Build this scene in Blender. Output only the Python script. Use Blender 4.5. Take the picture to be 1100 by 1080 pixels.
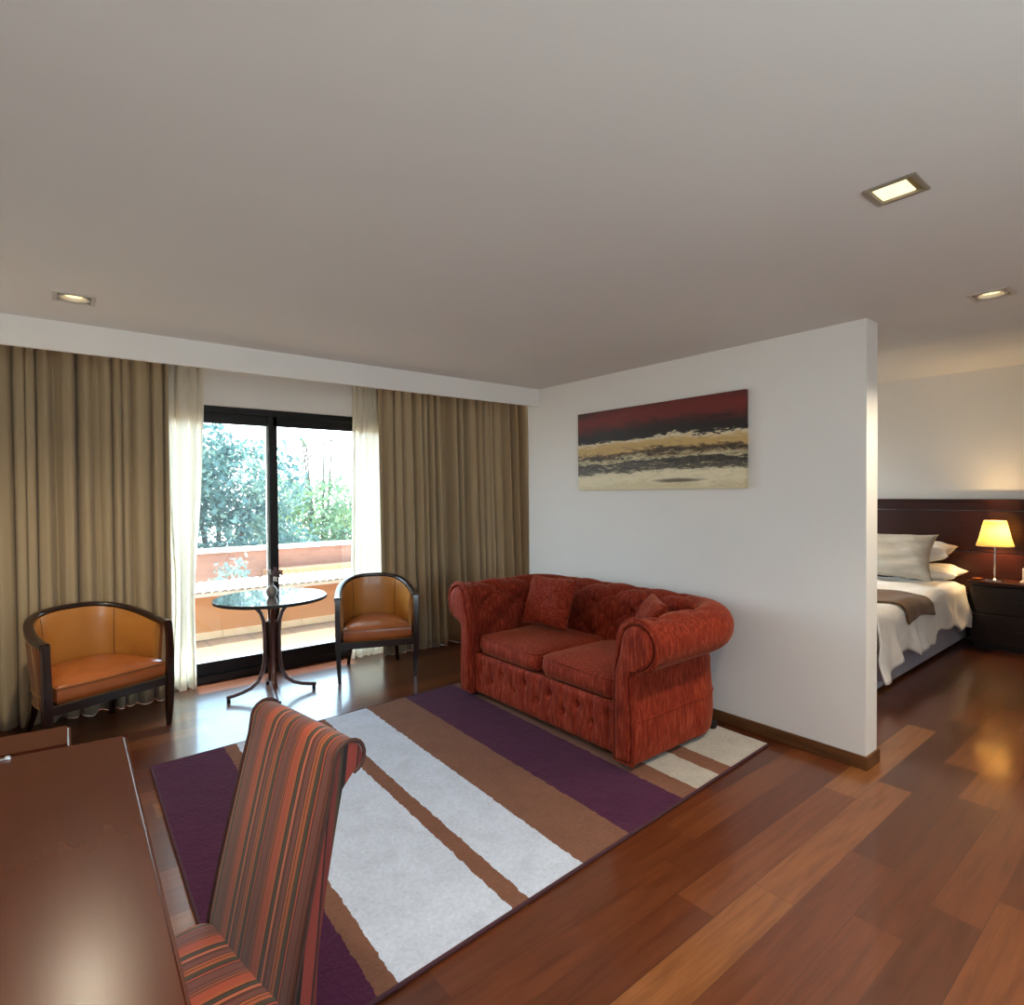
import bpy, bmesh, math, random
from mathutils import Vector, Matrix

for _o in list(bpy.data.objects):
    bpy.data.objects.remove(_o, do_unlink=True)
SC = bpy.context.scene
COL = SC.collection
PI = math.pi
random.seed(7)

# ---------------------------------------------------------------- camera
CAM_H = 1.5184
yaw, pit, rol = 0.6774, -0.0162, -0.0074
F = Vector((math.sin(yaw) * math.cos(pit), math.cos(yaw) * math.cos(pit), math.sin(pit)))
R0 = Vector((math.cos(yaw), -math.sin(yaw), 0))
U0 = R0.cross(F)
RR = R0 * math.cos(rol) + U0 * math.sin(rol)
UU = -R0 * math.sin(rol) + U0 * math.cos(rol)
cam = bpy.data.cameras.new('camera')
cam.sensor_fit = 'HORIZONTAL'
cam.sensor_width = 36.0
cam.lens = 36.0 * 620.24 / 1100.0
cam.clip_start = 0.05
cam.clip_end = 200
camo = bpy.data.objects.new('camera', cam)
COL.objects.link(camo)
camo.matrix_world = Matrix(((RR.x, UU.x, -F.x, 0), (RR.y, UU.y, -F.y, 0), (RR.z, UU.z, -F.z, CAM_H), (0, 0, 0, 1)))
SC.camera = camo

# ---------------------------------------------------------------- world, sun, exposure
SC.view_settings.view_transform = 'Standard'
SC.view_settings.look = 'None'
SC.view_settings.gamma = 1.0
SC.view_settings.use_curve_mapping = False
SC.view_settings.exposure = 1.36
SC.cycles.use_denoising = True
SC.cycles.max_bounces = 10
SC.cycles.diffuse_bounces = 6
SC.cycles.glossy_bounces = 5
SC.cycles.transparent_max_bounces = 24
SC.cycles.sample_clamp_indirect = 6.0
SC.cycles.caustics_reflective = False
SC.cycles.caustics_refractive = False

W = bpy.data.worlds.new('sky')
SC.world = W
W.use_nodes = True
wn = W.node_tree.nodes
wl = W.node_tree.links
bg = wn['Background']
tc = wn.new('ShaderNodeTexCoord')
sep = wn.new('ShaderNodeSeparateXYZ')
rmp = wn.new('ShaderNodeValToRGB')
wl.new(tc.outputs['Generated'], sep.inputs[0])
wl.new(sep.outputs['Z'], rmp.inputs[0])
rmp.color_ramp.elements[0].position = 0.0
rmp.color_ramp.elements[0].color = (0.96, 0.98, 1.0, 1)
rmp.color_ramp.elements[1].position = 0.26
rmp.color_ramp.elements[1].color = (0.56, 0.78, 1.0, 1)
wl.new(rmp.outputs[0], bg.inputs[0])
SKY = 4.8
bg.inputs[1].default_value = SKY

sun = bpy.data.lights.new('sun', 'SUN')
sun.energy = 6.0
sun.angle = math.radians(0.6)
sun.color = (1.0, 0.93, 0.80)
suno = bpy.data.objects.new('sun', sun)
COL.objects.link(suno)
sd = Vector((-0.10, -1.0, -2.0)).normalized()       # direction of travel
suno.rotation_euler = sd.to_track_quat('-Z', 'Y').to_euler()
suno.location = (3, 12, 12)


def portal(name, loc, sx, sz, back=0):                       # daylight sampling portal in a window opening
    l = bpy.data.lights.new(name, 'AREA')
    l.shape = 'RECTANGLE'
    l.size = sx
    l.size_y = sz
    l.cycles.is_portal = True
    o = bpy.data.objects.new(name, l)
    COL.objects.link(o)
    o.location = loc
    o.rotation_euler = (PI / 2 if back else -PI / 2, 0, 0)


portal('daylight_portal', (2.3, 5.34, 1.15), 4.5, 2.3)
portal('daylight_portal', (5.93, 5.34, 1.15), 2.4, 2.3)
portal('daylight_portal', (.54, -1.46, 1.525), 1.9, 1.15, 1)

LAMP_W = 40.0        # watts of a ceiling spot
LAMP_C = (1.0, 0.84, 0.62)


# ---------------------------------------------------------------- helpers
def lin(r, g, b):
    def f(v):
        v /= 255.0
        return v / 12.92 if v <= 0.04045 else ((v + 0.055) / 1.055) ** 2.4
    return (f(r), f(g), f(b), 1.0)


class NT:
    def __init__(s, name):
        s.m = bpy.data.materials.new(name)
        s.m.use_nodes = True
        s.t = s.m.node_tree
        s.b = s.t.nodes['Principled BSDF']
        s.out = s.t.nodes['Material Output']

    def n(s, typ, **kw):
        x = s.t.nodes.new(typ)
        for k, v in kw.items():
            setattr(x, k, v)
        return x

    def l(s, a, b):
        s.t.links.new(a, b)

    def coord(s, scale=(1, 1, 1), rot=(0, 0, 0), loc=(0, 0, 0)):
        c = s.n('ShaderNodeTexCoord')
        mp = s.n('ShaderNodeMapping')
        mp.inputs['Scale'].default_value = scale
        mp.inputs['Rotation'].default_value = rot
        mp.inputs['Location'].default_value = loc
        s.l(c.outputs['Object'], mp.inputs[0])
        return mp.outputs[0]

    def noise(s, vec, scale, detail=3, rough=0.55, dist=0.0):
        x = s.n('ShaderNodeTexNoise')
        x.inputs['Scale'].default_value = scale
        x.inputs['Detail'].default_value = detail
        x.inputs['Roughness'].default_value = rough
        x.inputs['Distortion'].default_value = dist
        s.l(vec, x.inputs['Vector'])
        return x.outputs['Fac']

    def ramp(s, fac, stops, interp='LINEAR'):
        x = s.n('ShaderNodeValToRGB')
        cr = x.color_ramp
        cr.interpolation = interp
        while len(cr.elements) < len(stops):
            cr.elements.new(0.5)
        for e, (p, c) in zip(cr.elements, stops):
            e.position = p
            e.color = c
        s.l(fac, x.inputs[0])
        return x.outputs[0]

    def math(s, op, a, b=None, c=None):
        x = s.n('ShaderNodeMath', operation=op)
        for i, v in enumerate((a, b, c)):
            if v is None:
                continue
            if isinstance(v, (int, float)):
                x.inputs[i].default_value = v
            else:
                s.l(v, x.inputs[i])
        return x.outputs[0]

    def mix(s, fac, a, b, typ='MIX'):
        x = s.n('ShaderNodeMix', data_type='RGBA', blend_type=typ)
        for sock, v in ((x.inputs[0], fac), (x.inputs[6], a), (x.inputs[7], b)):
            if isinstance(v, (int, float)):
                sock.default_value = v
            elif isinstance(v, tuple):
                sock.default_value = v
            else:
                s.l(v, sock)
        return x.outputs[2]

    def bump(s, h, strength=0.3, dist=0.01):
        x = s.n('ShaderNodeBump')
        x.inputs['Strength'].default_value = strength
        x.inputs['Distance'].default_value = dist
        s.l(h, x.inputs['Height'])
        s.l(x.outputs[0], s.b.inputs['Normal'])

    def p(s, **kw):
        for k, v in kw.items():
            s.b.inputs[k.replace('_', ' ')].default_value = v
        return s

    def base(s, sock):
        s.l(sock, s.b.inputs['Base Color'])


def simple(name, c, rough=0.5, metal=0.0, var=0.0, scale=20, stretch=(1, 1, 1), bump=0.0, bscale=None, coat=0.0, spec=0.5, sheen=0.0, dist=0.01):
    t = NT(name)
    t.p(Roughness=rough, Metallic=metal, Coat_Weight=coat, Sheen_Weight=sheen)
    t.b.inputs['Specular IOR Level'].default_value = spec
    v = t.coord(stretch)
    f = t.noise(v, scale, 4)
    if var > 0:
        a = tuple(x * (1 - var) for x in c[:3]) + (1,)
        b = tuple(min(1, x * (1 + var)) for x in c[:3]) + (1,)
        t.base(t.ramp(f, [(0.3, a), (0.7, b)]))
    else:
        t.p(Base_Color=c)
    if bump > 0:
        f2 = t.noise(v, bscale or scale, 4)
        t.bump(f2, bump, dist)
    return t.m


def mk(name, bm, mat, parent=None, smooth=True, angle=35, loc=None, rot=None):
    me = bpy.data.meshes.new(name)
    bmesh.ops.recalc_face_normals(bm, faces=bm.faces[:])
    bm.to_mesh(me)
    bm.free()
    o = bpy.data.objects.new(name, me)
    COL.objects.link(o)
    if mat:
        me.materials.append(mat)
    if smooth:
        me.shade_smooth()
        try:
            me.set_sharp_from_angle(angle=math.radians(angle))
        except Exception:
            pass
    if parent:
        o.parent = parent
    if loc:
        o.location = loc
    if rot:
        o.rotation_euler = rot
    return o


def tag(o, label=None, cat=None, group=None, kind=None):
    if label:
        o['label'] = label
    if cat:
        o['category'] = cat
    if group:
        o['group'] = group
    if kind:
        o['kind'] = kind
    return o


def thing(name, label, cat, loc=(0, 0, 0), rz=0.0, group=None):
    o = bpy.data.objects.new(name, None)
    o.empty_display_size = 0.1
    COL.objects.link(o)
    o.location = loc
    o.rotation_euler = (0, 0, rz)
    return tag(o, label, cat, group)


def B():
    return bmesh.new()


def box(bm, lo, hi, bev=0.0, seg=2):
    lo = Vector(lo)
    hi = Vector(hi)
    r = bmesh.ops.create_cube(bm, size=1.0)
    vs = r['verts']
    c = (lo + hi) / 2
    d = hi - lo
    for v in vs:
        v.co = Vector((v.co.x * d.x, v.co.y * d.y, v.co.z * d.z)) + c
    if bev > 0:
        es = list({e for v in vs for e in v.link_edges})
        bmesh.ops.bevel(bm, geom=es, offset=bev, segments=seg, affect='EDGES', profile=0.6)
    return vs


def prism(bm, poly, z0, z1, bev=0.0, seg=2):
    a = [bm.verts.new((p[0], p[1], z0)) for p in poly]
    b = [bm.verts.new((p[0], p[1], z1)) for p in poly]
    n = len(poly)
    fs = [bm.faces.new(a), bm.faces.new(b)]
    for i in range(n):
        fs.append(bm.faces.new((a[i], a[(i + 1) % n], b[(i + 1) % n], b[i])))
    if bev > 0:
        es = list({e for f in fs[:2] for e in f.edges})
        bmesh.ops.bevel(bm, geom=es, offset=bev, segments=seg, affect='EDGES')


def grid_faces(bm, rows, closed_u=False, closed_v=False, cap0=False, cap1=False):
    """rows: list of rows of points -> quads."""
    V = [[bm.verts.new(p) for p in r] for r in rows]
    n = len(V)
    m = len(V[0])
    for i in range(n if closed_u else n - 1):
        for j in range(m if closed_v else m - 1):
            a, b = V[i], V[(i + 1) % n]
            try:
                bm.faces.new((a[j], a[(j + 1) % m], b[(j + 1) % m], b[j]))
            except ValueError:
                pass
    if cap0:
        bm.faces.new(V[0][::-1])
    if cap1:
        bm.faces.new(V[-1])
    return V


def lathe(bm, prof, seg=32, c=(0, 0, 0), cap=True):
    rows = []
    for r, z in prof:
        rows.append([(c[0] + r * math.cos(2 * PI * k / seg), c[1] + r * math.sin(2 * PI * k / seg), c[2] + z) for k in range(seg)])
    grid_faces(bm, rows, closed_v=True, cap0=cap, cap1=cap)


def tube(bm, pts, rad, seg=10, caps=True, flat=None):
    """swept tube; rad number or list; flat=(w,h) for a rounded-rect section."""
    pts = [Vector(p) for p in pts]
    n = len(pts)
    rows = []
    up = None
    for i, p in enumerate(pts):
        t = (pts[min(i + 1, n - 1)] - pts[max(i - 1, 0)])
        if t.length < 1e-9:
            t = Vector((0, 0, 1))
        t.normalize()
        if up is None:
            up = Vector((0, 0, 1)) if abs(t.z) < 0.9 else Vector((0, 1, 0))
        s = t.cross(up)
        if s.length < 1e-6:
            s = t.cross(Vector((1, 0, 0)))
        s.normalize()
        u = s.cross(t).normalized()
        up = u
        row = []
        r = rad[i] if isinstance(rad, (list, tuple)) else rad
        for k in range(seg):
            a = 2 * PI * (k + 0.5) / seg
            if flat:
                ca, sa = math.cos(a), math.sin(a)
                e = 0.35
                x = math.copysign(abs(ca) ** e, ca) * flat[0] / 2
                y = math.copysign(abs(sa) ** e, sa) * flat[1] / 2
                row.append(p + s * x + u * y)
            else:
                row.append(p + s * math.cos(a) * r + u * math.sin(a) * r)
        rows.append(row)
    grid_faces(bm, rows, closed_v=True, cap0=caps, cap1=caps)


def sphere(bm, c, r, u=10, v=7, sc=(1, 1, 1)):
    res = bmesh.ops.create_uvsphere(bm, u_segments=u, v_segments=v, radius=r)
    for w in res['verts']:
        w.co = Vector((w.co.x * sc[0], w.co.y * sc[1], w.co.z * sc[2])) + Vector(c)


def smoothstep(a, b, x):
    t = max(0.0, min(1.0, (x - a) / (b - a)))
    return t * t * (3 - 2 * t)


# ---------------------------------------------------------------- materials
def mat_floor():
    t = NT('plank_floor')
    c = t.n('ShaderNodeTexCoord')
    s = t.n('ShaderNodeSeparateXYZ')
    t.l(c.outputs['Object'], s.inputs[0])
    PW, PL = 0.155, 1.25
    row = t.math('FLOOR', t.math('DIVIDE', t.math('ADD', s.outputs['Y'], 10.02), PW))
    wn1 = t.n('ShaderNodeTexWhiteNoise', noise_dimensions='1D')
    t.l(row, wn1.inputs['W'])
    xo = t.math('ADD', s.outputs['X'], t.math('MULTIPLY', wn1.outputs['Value'], 3.0))
    col = t.math('FLOOR', t.math('DIVIDE', t.math('ADD', xo, 20.0), PL))
    cmb = t.n('ShaderNodeCombineXYZ')
    t.l(row, cmb.inputs[0])
    t.l(col, cmb.inputs[1])
    wn2 = t.n('ShaderNodeTexWhiteNoise', noise_dimensions='2D')
    t.l(cmb.outputs[0], wn2.inputs['Vector'])
    rnd = wn2.outputs['Value']
    # grain coordinates, shifted per plank
    off = t.n('ShaderNodeVectorMath', operation='SCALE')
    t.l(wn2.outputs['Color'], off.inputs[0])
    off.inputs['Scale'].default_value = 8.0
    add = t.n('ShaderNodeVectorMath', operation='ADD')
    t.l(c.outputs['Object'], add.inputs[0])
    t.l(off.outputs[0], add.inputs[1])
    mp = t.n('ShaderNodeMapping')
    mp.inputs['Scale'].default_value = (0.9, 12.0, 1)
    t.l(add.outputs[0], mp.inputs[0])
    g1 = t.noise(mp.outputs[0], 3.0, 6, 0.6, 0.6)
    mp2 = t.n('ShaderNodeMapping')
    mp2.inputs['Scale'].default_value = (1.5, 60.0, 1)
    t.l(add.outputs[0], mp2.inputs[0])
    g2 = t.noise(mp2.outputs[0], 4.0, 3, 0.6)
    base = t.ramp(rnd, [(0.0, lin(72, 33, 14)), (0.3, lin(85, 41, 18)), (0.7, lin(96, 49, 23)), (0.92, lin(116, 66, 33)), (1.0, lin(132, 84, 46))])
    grain = t.ramp(g1, [(0.3, (0.62, 0.56, 0.52, 1)), (0.55, (1, 1, 1, 1)), (0.75, (1.15, 1.15, 1.1, 1))])
    base = t.mix(0.9, base, grain, 'MULTIPLY')
    fine = t.ramp(g2, [(0.35, (0.78, 0.76, 0.74, 1)), (0.6, (1, 1, 1, 1))])
    base = t.mix(0.6, base, fine, 'MULTIPLY')
    # joints
    fy = t.math('FRACT', t.math('DIVIDE', t.math('ADD', s.outputs['Y'], 10.02), PW))
    fx = t.math('FRACT', t.math('DIVIDE', t.math('ADD', xo, 20.0), PL))
    jy = t.math('LESS_THAN', fy, 0.018)
    jx = t.math('LESS_THAN', fx, 0.0022)
    j = t.math('MAXIMUM', jy, jx)
    base = t.mix(t.math('MULTIPLY', j, 0.65), base, lin(45, 20, 12))
    t.base(base)
    r = t.math('ADD', t.math('MULTIPLY', g1, 0.10), 0.28)
    t.p(Coat_Weight=0.5, Coat_Roughness=0.12, Coat_IOR=1.5)
    t.l(r, t.b.inputs['Roughness'])
    t.b.inputs['Specular IOR Level'].default_value = 0.45
    t.bump(t.math('ADD', t.math('MULTIPLY', g2, 0.25), t.math('MULTIPLY', j, -1.0)), 0.10, 0.003)
    return t.m


def mat_wood(name, c1, c2, axis='y', rough=0.3, coat=0.3, scale=3.0, spec=0.5, bump=.04, dist=.8):
    t = NT(name)
    sc = {'x': (1, 14, 14), 'y': (14, 1, 14), 'z': (14, 14, 1)}[axis]
    v = t.coord(sc)
    f = t.noise(v, scale, 6, 0.62, dist)
    t.base(t.ramp(f, [(0.28, c1), (0.72, c2)]))
    t.p(Roughness=rough, Coat_Weight=coat, Coat_Roughness=0.12)
    t.b.inputs['Specular IOR Level'].default_value = spec
    if bump:
        t.bump(f, bump, 0.002)
    return t.m


def mat_plaster(name, c, bump=0.05):
    t = NT(name)
    v = t.coord()
    f = t.noise(v, 1.3, 3)
    t.base(t.ramp(f, [(0.3, tuple(x * 0.97 for x in c[:3]) + (1,)), (0.7, c)]))
    t.p(Roughness=0.85)
    t.b.inputs['Specular IOR Level'].default_value = 0.2
    t.bump(t.noise(v, 260, 2), bump, 0.002)
    return t.m


def mat_sofa():
    t = NT('rust_chenille')
    v = t.coord((60, 60, 9))
    f = t.noise(v, 1.2, 4, 0.65, 0.4)
    v2 = t.coord((14, 14, 5))
    f2 = t.noise(v2, 1.0, 3)
    c = t.ramp(f, [(0.25, lin(86, 19, 8)), (0.5, lin(130, 38, 17)), (0.78, lin(178, 82, 52))])
    c = t.mix(0.5, c, t.ramp(f2, [(0.3, (0.72, 0.68, 0.66, 1)), (0.7, (1.1, 1.1, 1.1, 1))]), 'MULTIPLY')
    t.base(c)
    t.p(Roughness=0.8, Sheen_Weight=0.25, Sheen_Roughness=0.4)
    t.b.inputs['Sheen Tint'].default_value = lin(255, 170, 130)
    t.b.inputs['Specular IOR Level'].default_value = 0.2
    t.bump(f, 0.30, 0.004)
    return t.m


def mat_stripes(ax='X', off=1.02):
    t = NT('striped_upholstery')
    c = t.n('ShaderNodeTexCoord')
    s = t.n('ShaderNodeSeparateXYZ')
    t.l(c.outputs['Object'], s.inputs[0])
    per = 0.166
    f = t.math('FRACT', t.math('DIVIDE', t.math('ADD', s.outputs[ax], off), per))
    DK, OL, MV, OR, RD, BR, SA = lin(34, 18, 14), lin(64, 50, 30), lin(106, 58, 48), lin(158, 80, 38), lin(154, 66, 38), lin(86, 40, 22), lin(174, 92, 62)
    seq = [(OL, .07), (DK, .02), (RD, .035), (DK, .015), (MV, .12), (BR, .02), (MV, .05), (BR, .02), (OR, .02), (BR, .025), (RD, .14), (OR, .05), (DK, .02), (OL, .05), (DK, .015), (SA, .05), (DK, .015), (BR, .04), (MV, .08), (DK, .015), (OR, .04), (BR, .02), (OR, .05)]
    tot = sum(w for _, w in seq)
    x = 0
    st = []
    for cc, w in seq:
        st.append((x / tot, cc))
        x += w
    col = t.ramp(f, st, 'CONSTANT')
    w = t.noise(t.coord((300, 300, 300)), 1.0, 2)
    col = t.mix(0.35, col, t.ramp(w, [(0.3, (0.75, 0.75, 0.75, 1)), (0.7, (1.1, 1.1, 1.1, 1))]), 'MULTIPLY')
    t.base(col)
    t.p(Roughness=0.75, Sheen_Weight=0.2)
    t.b.inputs['Specular IOR Level'].default_value = 0.25
    t.bump(w, 0.2, 0.002)
    return t.m


def mat_leather(name, c1, c2, rough=0.32):
    t = NT(name)
    v = t.coord()
    f = t.noise(v, 4.0, 4)
    t.base(t.ramp(f, [(0.3, c1), (0.7, c2)]))
    t.p(Roughness=rough, Coat_Weight=0.15)
    vo = t.n('ShaderNodeTexVoronoi')
    vo.inputs['Scale'].default_value = 240
    t.l(v, vo.inputs['Vector'])
    h = t.math('ADD', t.math('MULTIPLY', vo.outputs['Distance'], 0.3), t.math('MULTIPLY', t.noise(v, 9, 3), 1.0))
    t.bump(h, 0.16, 0.006)
    return t.m


def mat_rug():
    t = NT('striped_rug_pile')
    c = t.n('ShaderNodeTexCoord')
    s = t.n('ShaderNodeSeparateXYZ')
    t.l(c.outputs['UV'], s.inputs[0])
    PU, BRN, WH, BG, DK = lin(70, 24, 54), lin(118, 80, 62), lin(192, 202, 220), lin(176, 173, 166), lin(66, 30, 40)
    v = t.coord((1, 1, 1))
    wob = t.math('MULTIPLY', t.math('SUBTRACT', t.noise(v, 26, 2), 0.5), 0.008)
    f = t.math('ADD', s.outputs['X'], wob)
    L = 2.955
    st = [(0, PU), (.365 / L, BRN), (.437 / L, WH), (.905 / L, BRN), (.985 / L, WH), (1.292 / L, BRN), (1.595 / L, PU), (2.03 / L, BRN), (2.165 / L, BG), (2.385 / L, BRN), (2.505 / L, BG)]
    col = t.ramp(f, st, 'CONSTANT')
    n1 = t.noise(v, 60, 4, 0.7)
    n2 = t.noise(v, 7, 3, 0.6, 0.5)
    col = t.mix(0.55, col, t.ramp(n1, [(0.3, (0.70, 0.70, 0.72, 1)), (0.7, (1.12, 1.12, 1.1, 1))]), 'MULTIPLY')
    col = t.mix(0.5, col, t.ramp(n2, [(0.3, (0.80, 0.79, 0.80, 1)), (0.6, (1.05, 1.05, 1.05, 1))]), 'MULTIPLY')
    t.base(col)
    t.p(Roughness=0.95, Sheen_Weight=0.06)
    t.b.inputs['Specular IOR Level'].default_value = 0.1
    t.bump(t.math('ADD', n1, t.math('MULTIPLY', n2, 1.5)), 0.55, 0.012)
    return t.m


def mat_drape():
    t = NT('taupe_linen')
    v = t.coord((400, 400, 60))
    f = t.noise(v, 1.0, 3)
    v2 = t.coord((60, 60, 300))
    f2 = t.noise(v2, 1.0, 3)
    h = t.math('ADD', f, f2)
    t.base(t.ramp(h, [(0.35, lin(130, 113, 88)), (0.65, lin(178, 159, 128))]))
    t.p(Roughness=0.9, Sheen_Weight=0.15)
    t.b.inputs['Specular IOR Level'].default_value = 0.15
    t.bump(h, 0.15, 0.002)
    return t.m


def mat_sheer():
    t = NT('white_voile')
    d = t.n('ShaderNodeBsdfDiffuse')
    d.inputs[0].default_value = lin(246, 242, 232)
    tl = t.n('ShaderNodeBsdfTranslucent')
    tl.inputs[0].default_value = lin(250, 246, 236)
    tr = t.n('ShaderNodeBsdfTransparent')
    tr.inputs[0].default_value = (1, 1, 1, 1)
    m1 = t.n('ShaderNodeMixShader')
    m1.inputs[0].default_value = 0.5
    t.l(d.outputs[0], m1.inputs[1])
    t.l(tl.outputs[0], m1.inputs[2])
    m2 = t.n('ShaderNodeMixShader')
    f = t.noise(t.coord((700, 700, 700)), 1.0, 1)
    t.l(t.ramp(f, [(0.3, (0.06, 0.06, 0.06, 1)), (0.7, (0.20, 0.20, 0.20, 1))]), m2.inputs[0])
    t.l(m1.outputs[0], m2.inputs[1])
    t.l(tr.outputs[0], m2.inputs[2])
    t.l(m2.outputs[0], t.out.inputs[0])
    return t.m


def mat_glass():
    t = NT('window_glass')
    tr = t.n('ShaderNodeBsdfTransparent')
    tr.inputs[0].default_value = (0.90, 0.95, 0.95, 1)
    gl = t.n('ShaderNodeBsdfGlossy')
    gl.inputs['Roughness'].default_value = 0.02
    fr = t.n('ShaderNodeFresnel')
    ge = t.n('ShaderNodeNewGeometry')
    t.l(t.math('ADD', 1.45, t.math('MULTIPLY', ge.outputs['Backfacing'], 1 / 1.45 - 1.45)), fr.inputs[0])
    # a very light film of dust on the pane
    df = t.n('ShaderNodeBsdfTranslucent')
    df.inputs[0].default_value = (0.8, 0.85, 0.9, 1)
    m0 = t.n('ShaderNodeMixShader')
    m0.inputs[0].default_value = 0.012
    t.l(tr.outputs[0], m0.inputs[1])
    t.l(df.outputs[0], m0.inputs[2])
    m = t.n('ShaderNodeMixShader')
    t.l(fr.outputs[0], m.inputs[0])
    t.l(m0.outputs[0], m.inputs[1])
    t.l(gl.outputs[0], m.inputs[2])
    t.l(m.outputs[0], t.out.inputs[0])
    return t.m


def mat_emit(name, c, strength, base=(0.8, 0.8, 0.8, 1)):
    t = NT(name)
    t.p(Base_Color=base, Roughness=0.5, Emission_Color=c, Emission_Strength=strength)
    f = t.noise(t.coord((1, 1, 1)), 30, 3)
    t.l(t.ramp(f, [(0.3, tuple(x * 0.8 for x in c[:3]) + (1,)), (0.7, c)]), t.b.inputs['Emission Color'])
    return t.m


def mat_shade():
    t = NT('pleated_shade')
    d = t.n('ShaderNodeBsdfDiffuse')
    d.inputs[0].default_value = lin(226, 196, 130)
    tl = t.n('ShaderNodeBsdfTranslucent')
    tl.inputs[0].default_value = lin(246, 206, 120)
    c = t.n('ShaderNodeTexCoord')
    s = t.n('ShaderNodeSeparateXYZ')
    t.l(c.outputs['Object'], s.inputs[0])
    a = t.math('ARCTAN2', s.outputs['Y'], s.outputs['X'])
    w = t.math('SINE', t.math('MULTIPLY', a, 46.0))
    col = t.ramp(t.math('ADD', t.math('MULTIPLY', w, 0.5), 0.5), [(0.1, lin(108, 80, 38)), (0.6, lin(150, 128, 82))])
    t.l(col, tl.inputs[0])
    m = t.n('ShaderNodeMixShader')
    m.inputs[0].default_value = 0.65
    t.l(d.outputs[0], m.inputs[1])
    t.l(tl.outputs[0], m.inputs[2])
    t.l(m.outputs[0], t.out.inputs[0])
    return t.m


def mat_painting():
    t = NT('abstract_landscape_paint')
    c = t.n('ShaderNodeTexCoord')
    s = t.n('ShaderNodeSeparateXYZ')
    t.l(c.outputs['Object'], s.inputs[0])          # local: x along canvas -.73..0.73 (viewer's left to right), z 0..0.62
    vw = t.coord((1.6, 1, 7))
    n1 = t.noise(vw, 2.2, 6, 0.62, 0.9)
    vf = t.coord((5, 1, 26))
    n2 = t.noise(vf, 2.0, 5, 0.68, 1.2)
    u = t.math('DIVIDE', t.math('ADD', s.outputs['X'], 0.73), 1.46)
    v = t.math('DIVIDE', s.outputs['Z'], 0.62)
    # horizon swells a little towards the right
    hump = t.math('MULTIPLY', t.math('SINE', t.math('MULTIPLY', u, 2.6)), -0.05)
    w = t.math('ADD', v, t.math('ADD', hump, t.math('ADD', t.math('MULTIPLY', t.math('SUBTRACT', n1, 0.5), 0.20), t.math('MULTIPLY', t.math('SUBTRACT', n2, 0.5), 0.16))))
    CR, CR2, TAN, GR, BK, MA, RD = lin(232, 220, 186), lin(214, 200, 160), lin(202, 168, 108), lin(84, 76, 66), lin(28, 18, 16), lin(62, 20, 18), lin(112, 30, 24)
    col = t.ramp(w, [(0.0, CR2), (0.08, CR), (0.17, CR), (0.185, lin(120, 108, 84)), (0.205, GR), (0.27, GR), (0.30, BK), (0.335, CR2), (0.365, lin(120, 96, 62)), (0.39, BK), (0.42, lin(110, 84, 50)), (0.445, TAN), (0.52, TAN), (0.56, CR), (0.575, BK), (0.66, BK), (0.72, MA), (0.80, RD), (0.90, RD), (1.0, MA)])
    mot = t.ramp(n2, [(0.3, (0.5, 0.46, 0.42, 1)), (0.5, (1, 1, 1, 1)), (0.75, (1.1, 1.08, 1.0, 1))])
    band = t.ramp(v, [(0.12, (0.25, 0.25, 0.25, 1)), (0.22, (0.9, 0.9, 0.9, 1)), (0.45, (0.9, 0.9, 0.9, 1)), (0.55, (0.3, 0.3, 0.3, 1))])
    col = t.mix(band, col, mot, 'MULTIPLY')
    vb = t.coord((3.2, 1, 11))
    n3 = t.noise(vb, 2.6, 5, 0.7, 1.6)
    mid = t.ramp(v, [(0.20, (0, 0, 0, 1)), (0.25, (1, 1, 1, 1)), (0.42, (1, 1, 1, 1)), (0.50, (0, 0, 0, 1))])
    dk = t.math('MULTIPLY', mid, t.ramp(n3, [(0.54, (0, 0, 0, 1)), (0.60, (0.9, 0.9, 0.9, 1))]))
    col = t.mix(dk, col, lin(34, 26, 22))
    lt = t.math('MULTIPLY', mid, t.ramp(n3, [(0.36, (0.85, 0.85, 0.85, 1)), (0.42, (0, 0, 0, 1))]))
    col = t.mix(lt, col, lin(206, 190, 150))
    # a dark lens-shaped streak in the pale foreground
    du = t.math('DIVIDE', t.math('SUBTRACT', u, 0.66), 0.17)
    dv = t.math('DIVIDE', t.math('SUBTRACT', v, t.math('ADD', 0.10, t.math('MULTIPLY', t.math('SUBTRACT', n1, 0.5), 0.05))), 0.030)
    e = t.math('ADD', t.math('MULTIPLY', du, du), t.math('MULTIPLY', dv, dv))
    k = t.ramp(e, [(0.15, (0.85, 0.85, 0.85, 1)), (1.0, (0, 0, 0, 1))])
    col = t.mix(k, col, lin(60, 40, 28))
    t.base(col)
    t.p(Roughness=0.55)
    t.bump(t.math('ADD', n2, n1), 0.25, 0.004)
    return t.m


def mat_leaf(name, c1, c2, c3):
    t = NT(name)
    f = t.noise(t.coord(), 1.4, 3)
    f2 = t.noise(t.coord(), 9.0, 2)
    g = t.math('ADD', t.math('MULTIPLY', f, 0.6), t.math('MULTIPLY', f2, 0.4))
    col = t.ramp(g, [(0.35, c1), (0.5, c2), (0.66, c3)])
    t.base(col)
    t.p(Roughness=0.6)
    tl = t.n('ShaderNodeBsdfTranslucent')
    t.l(col, tl.inputs[0])
    m = t.n('ShaderNodeMixShader')
    m.inputs[0].default_value = 0.5
    t.l(t.b.outputs[0], m.inputs[1])
    t.l(tl.outputs[0], m.inputs[2])
    t.l(m.outputs[0], t.out.inputs[0])
    return t.m


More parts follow.
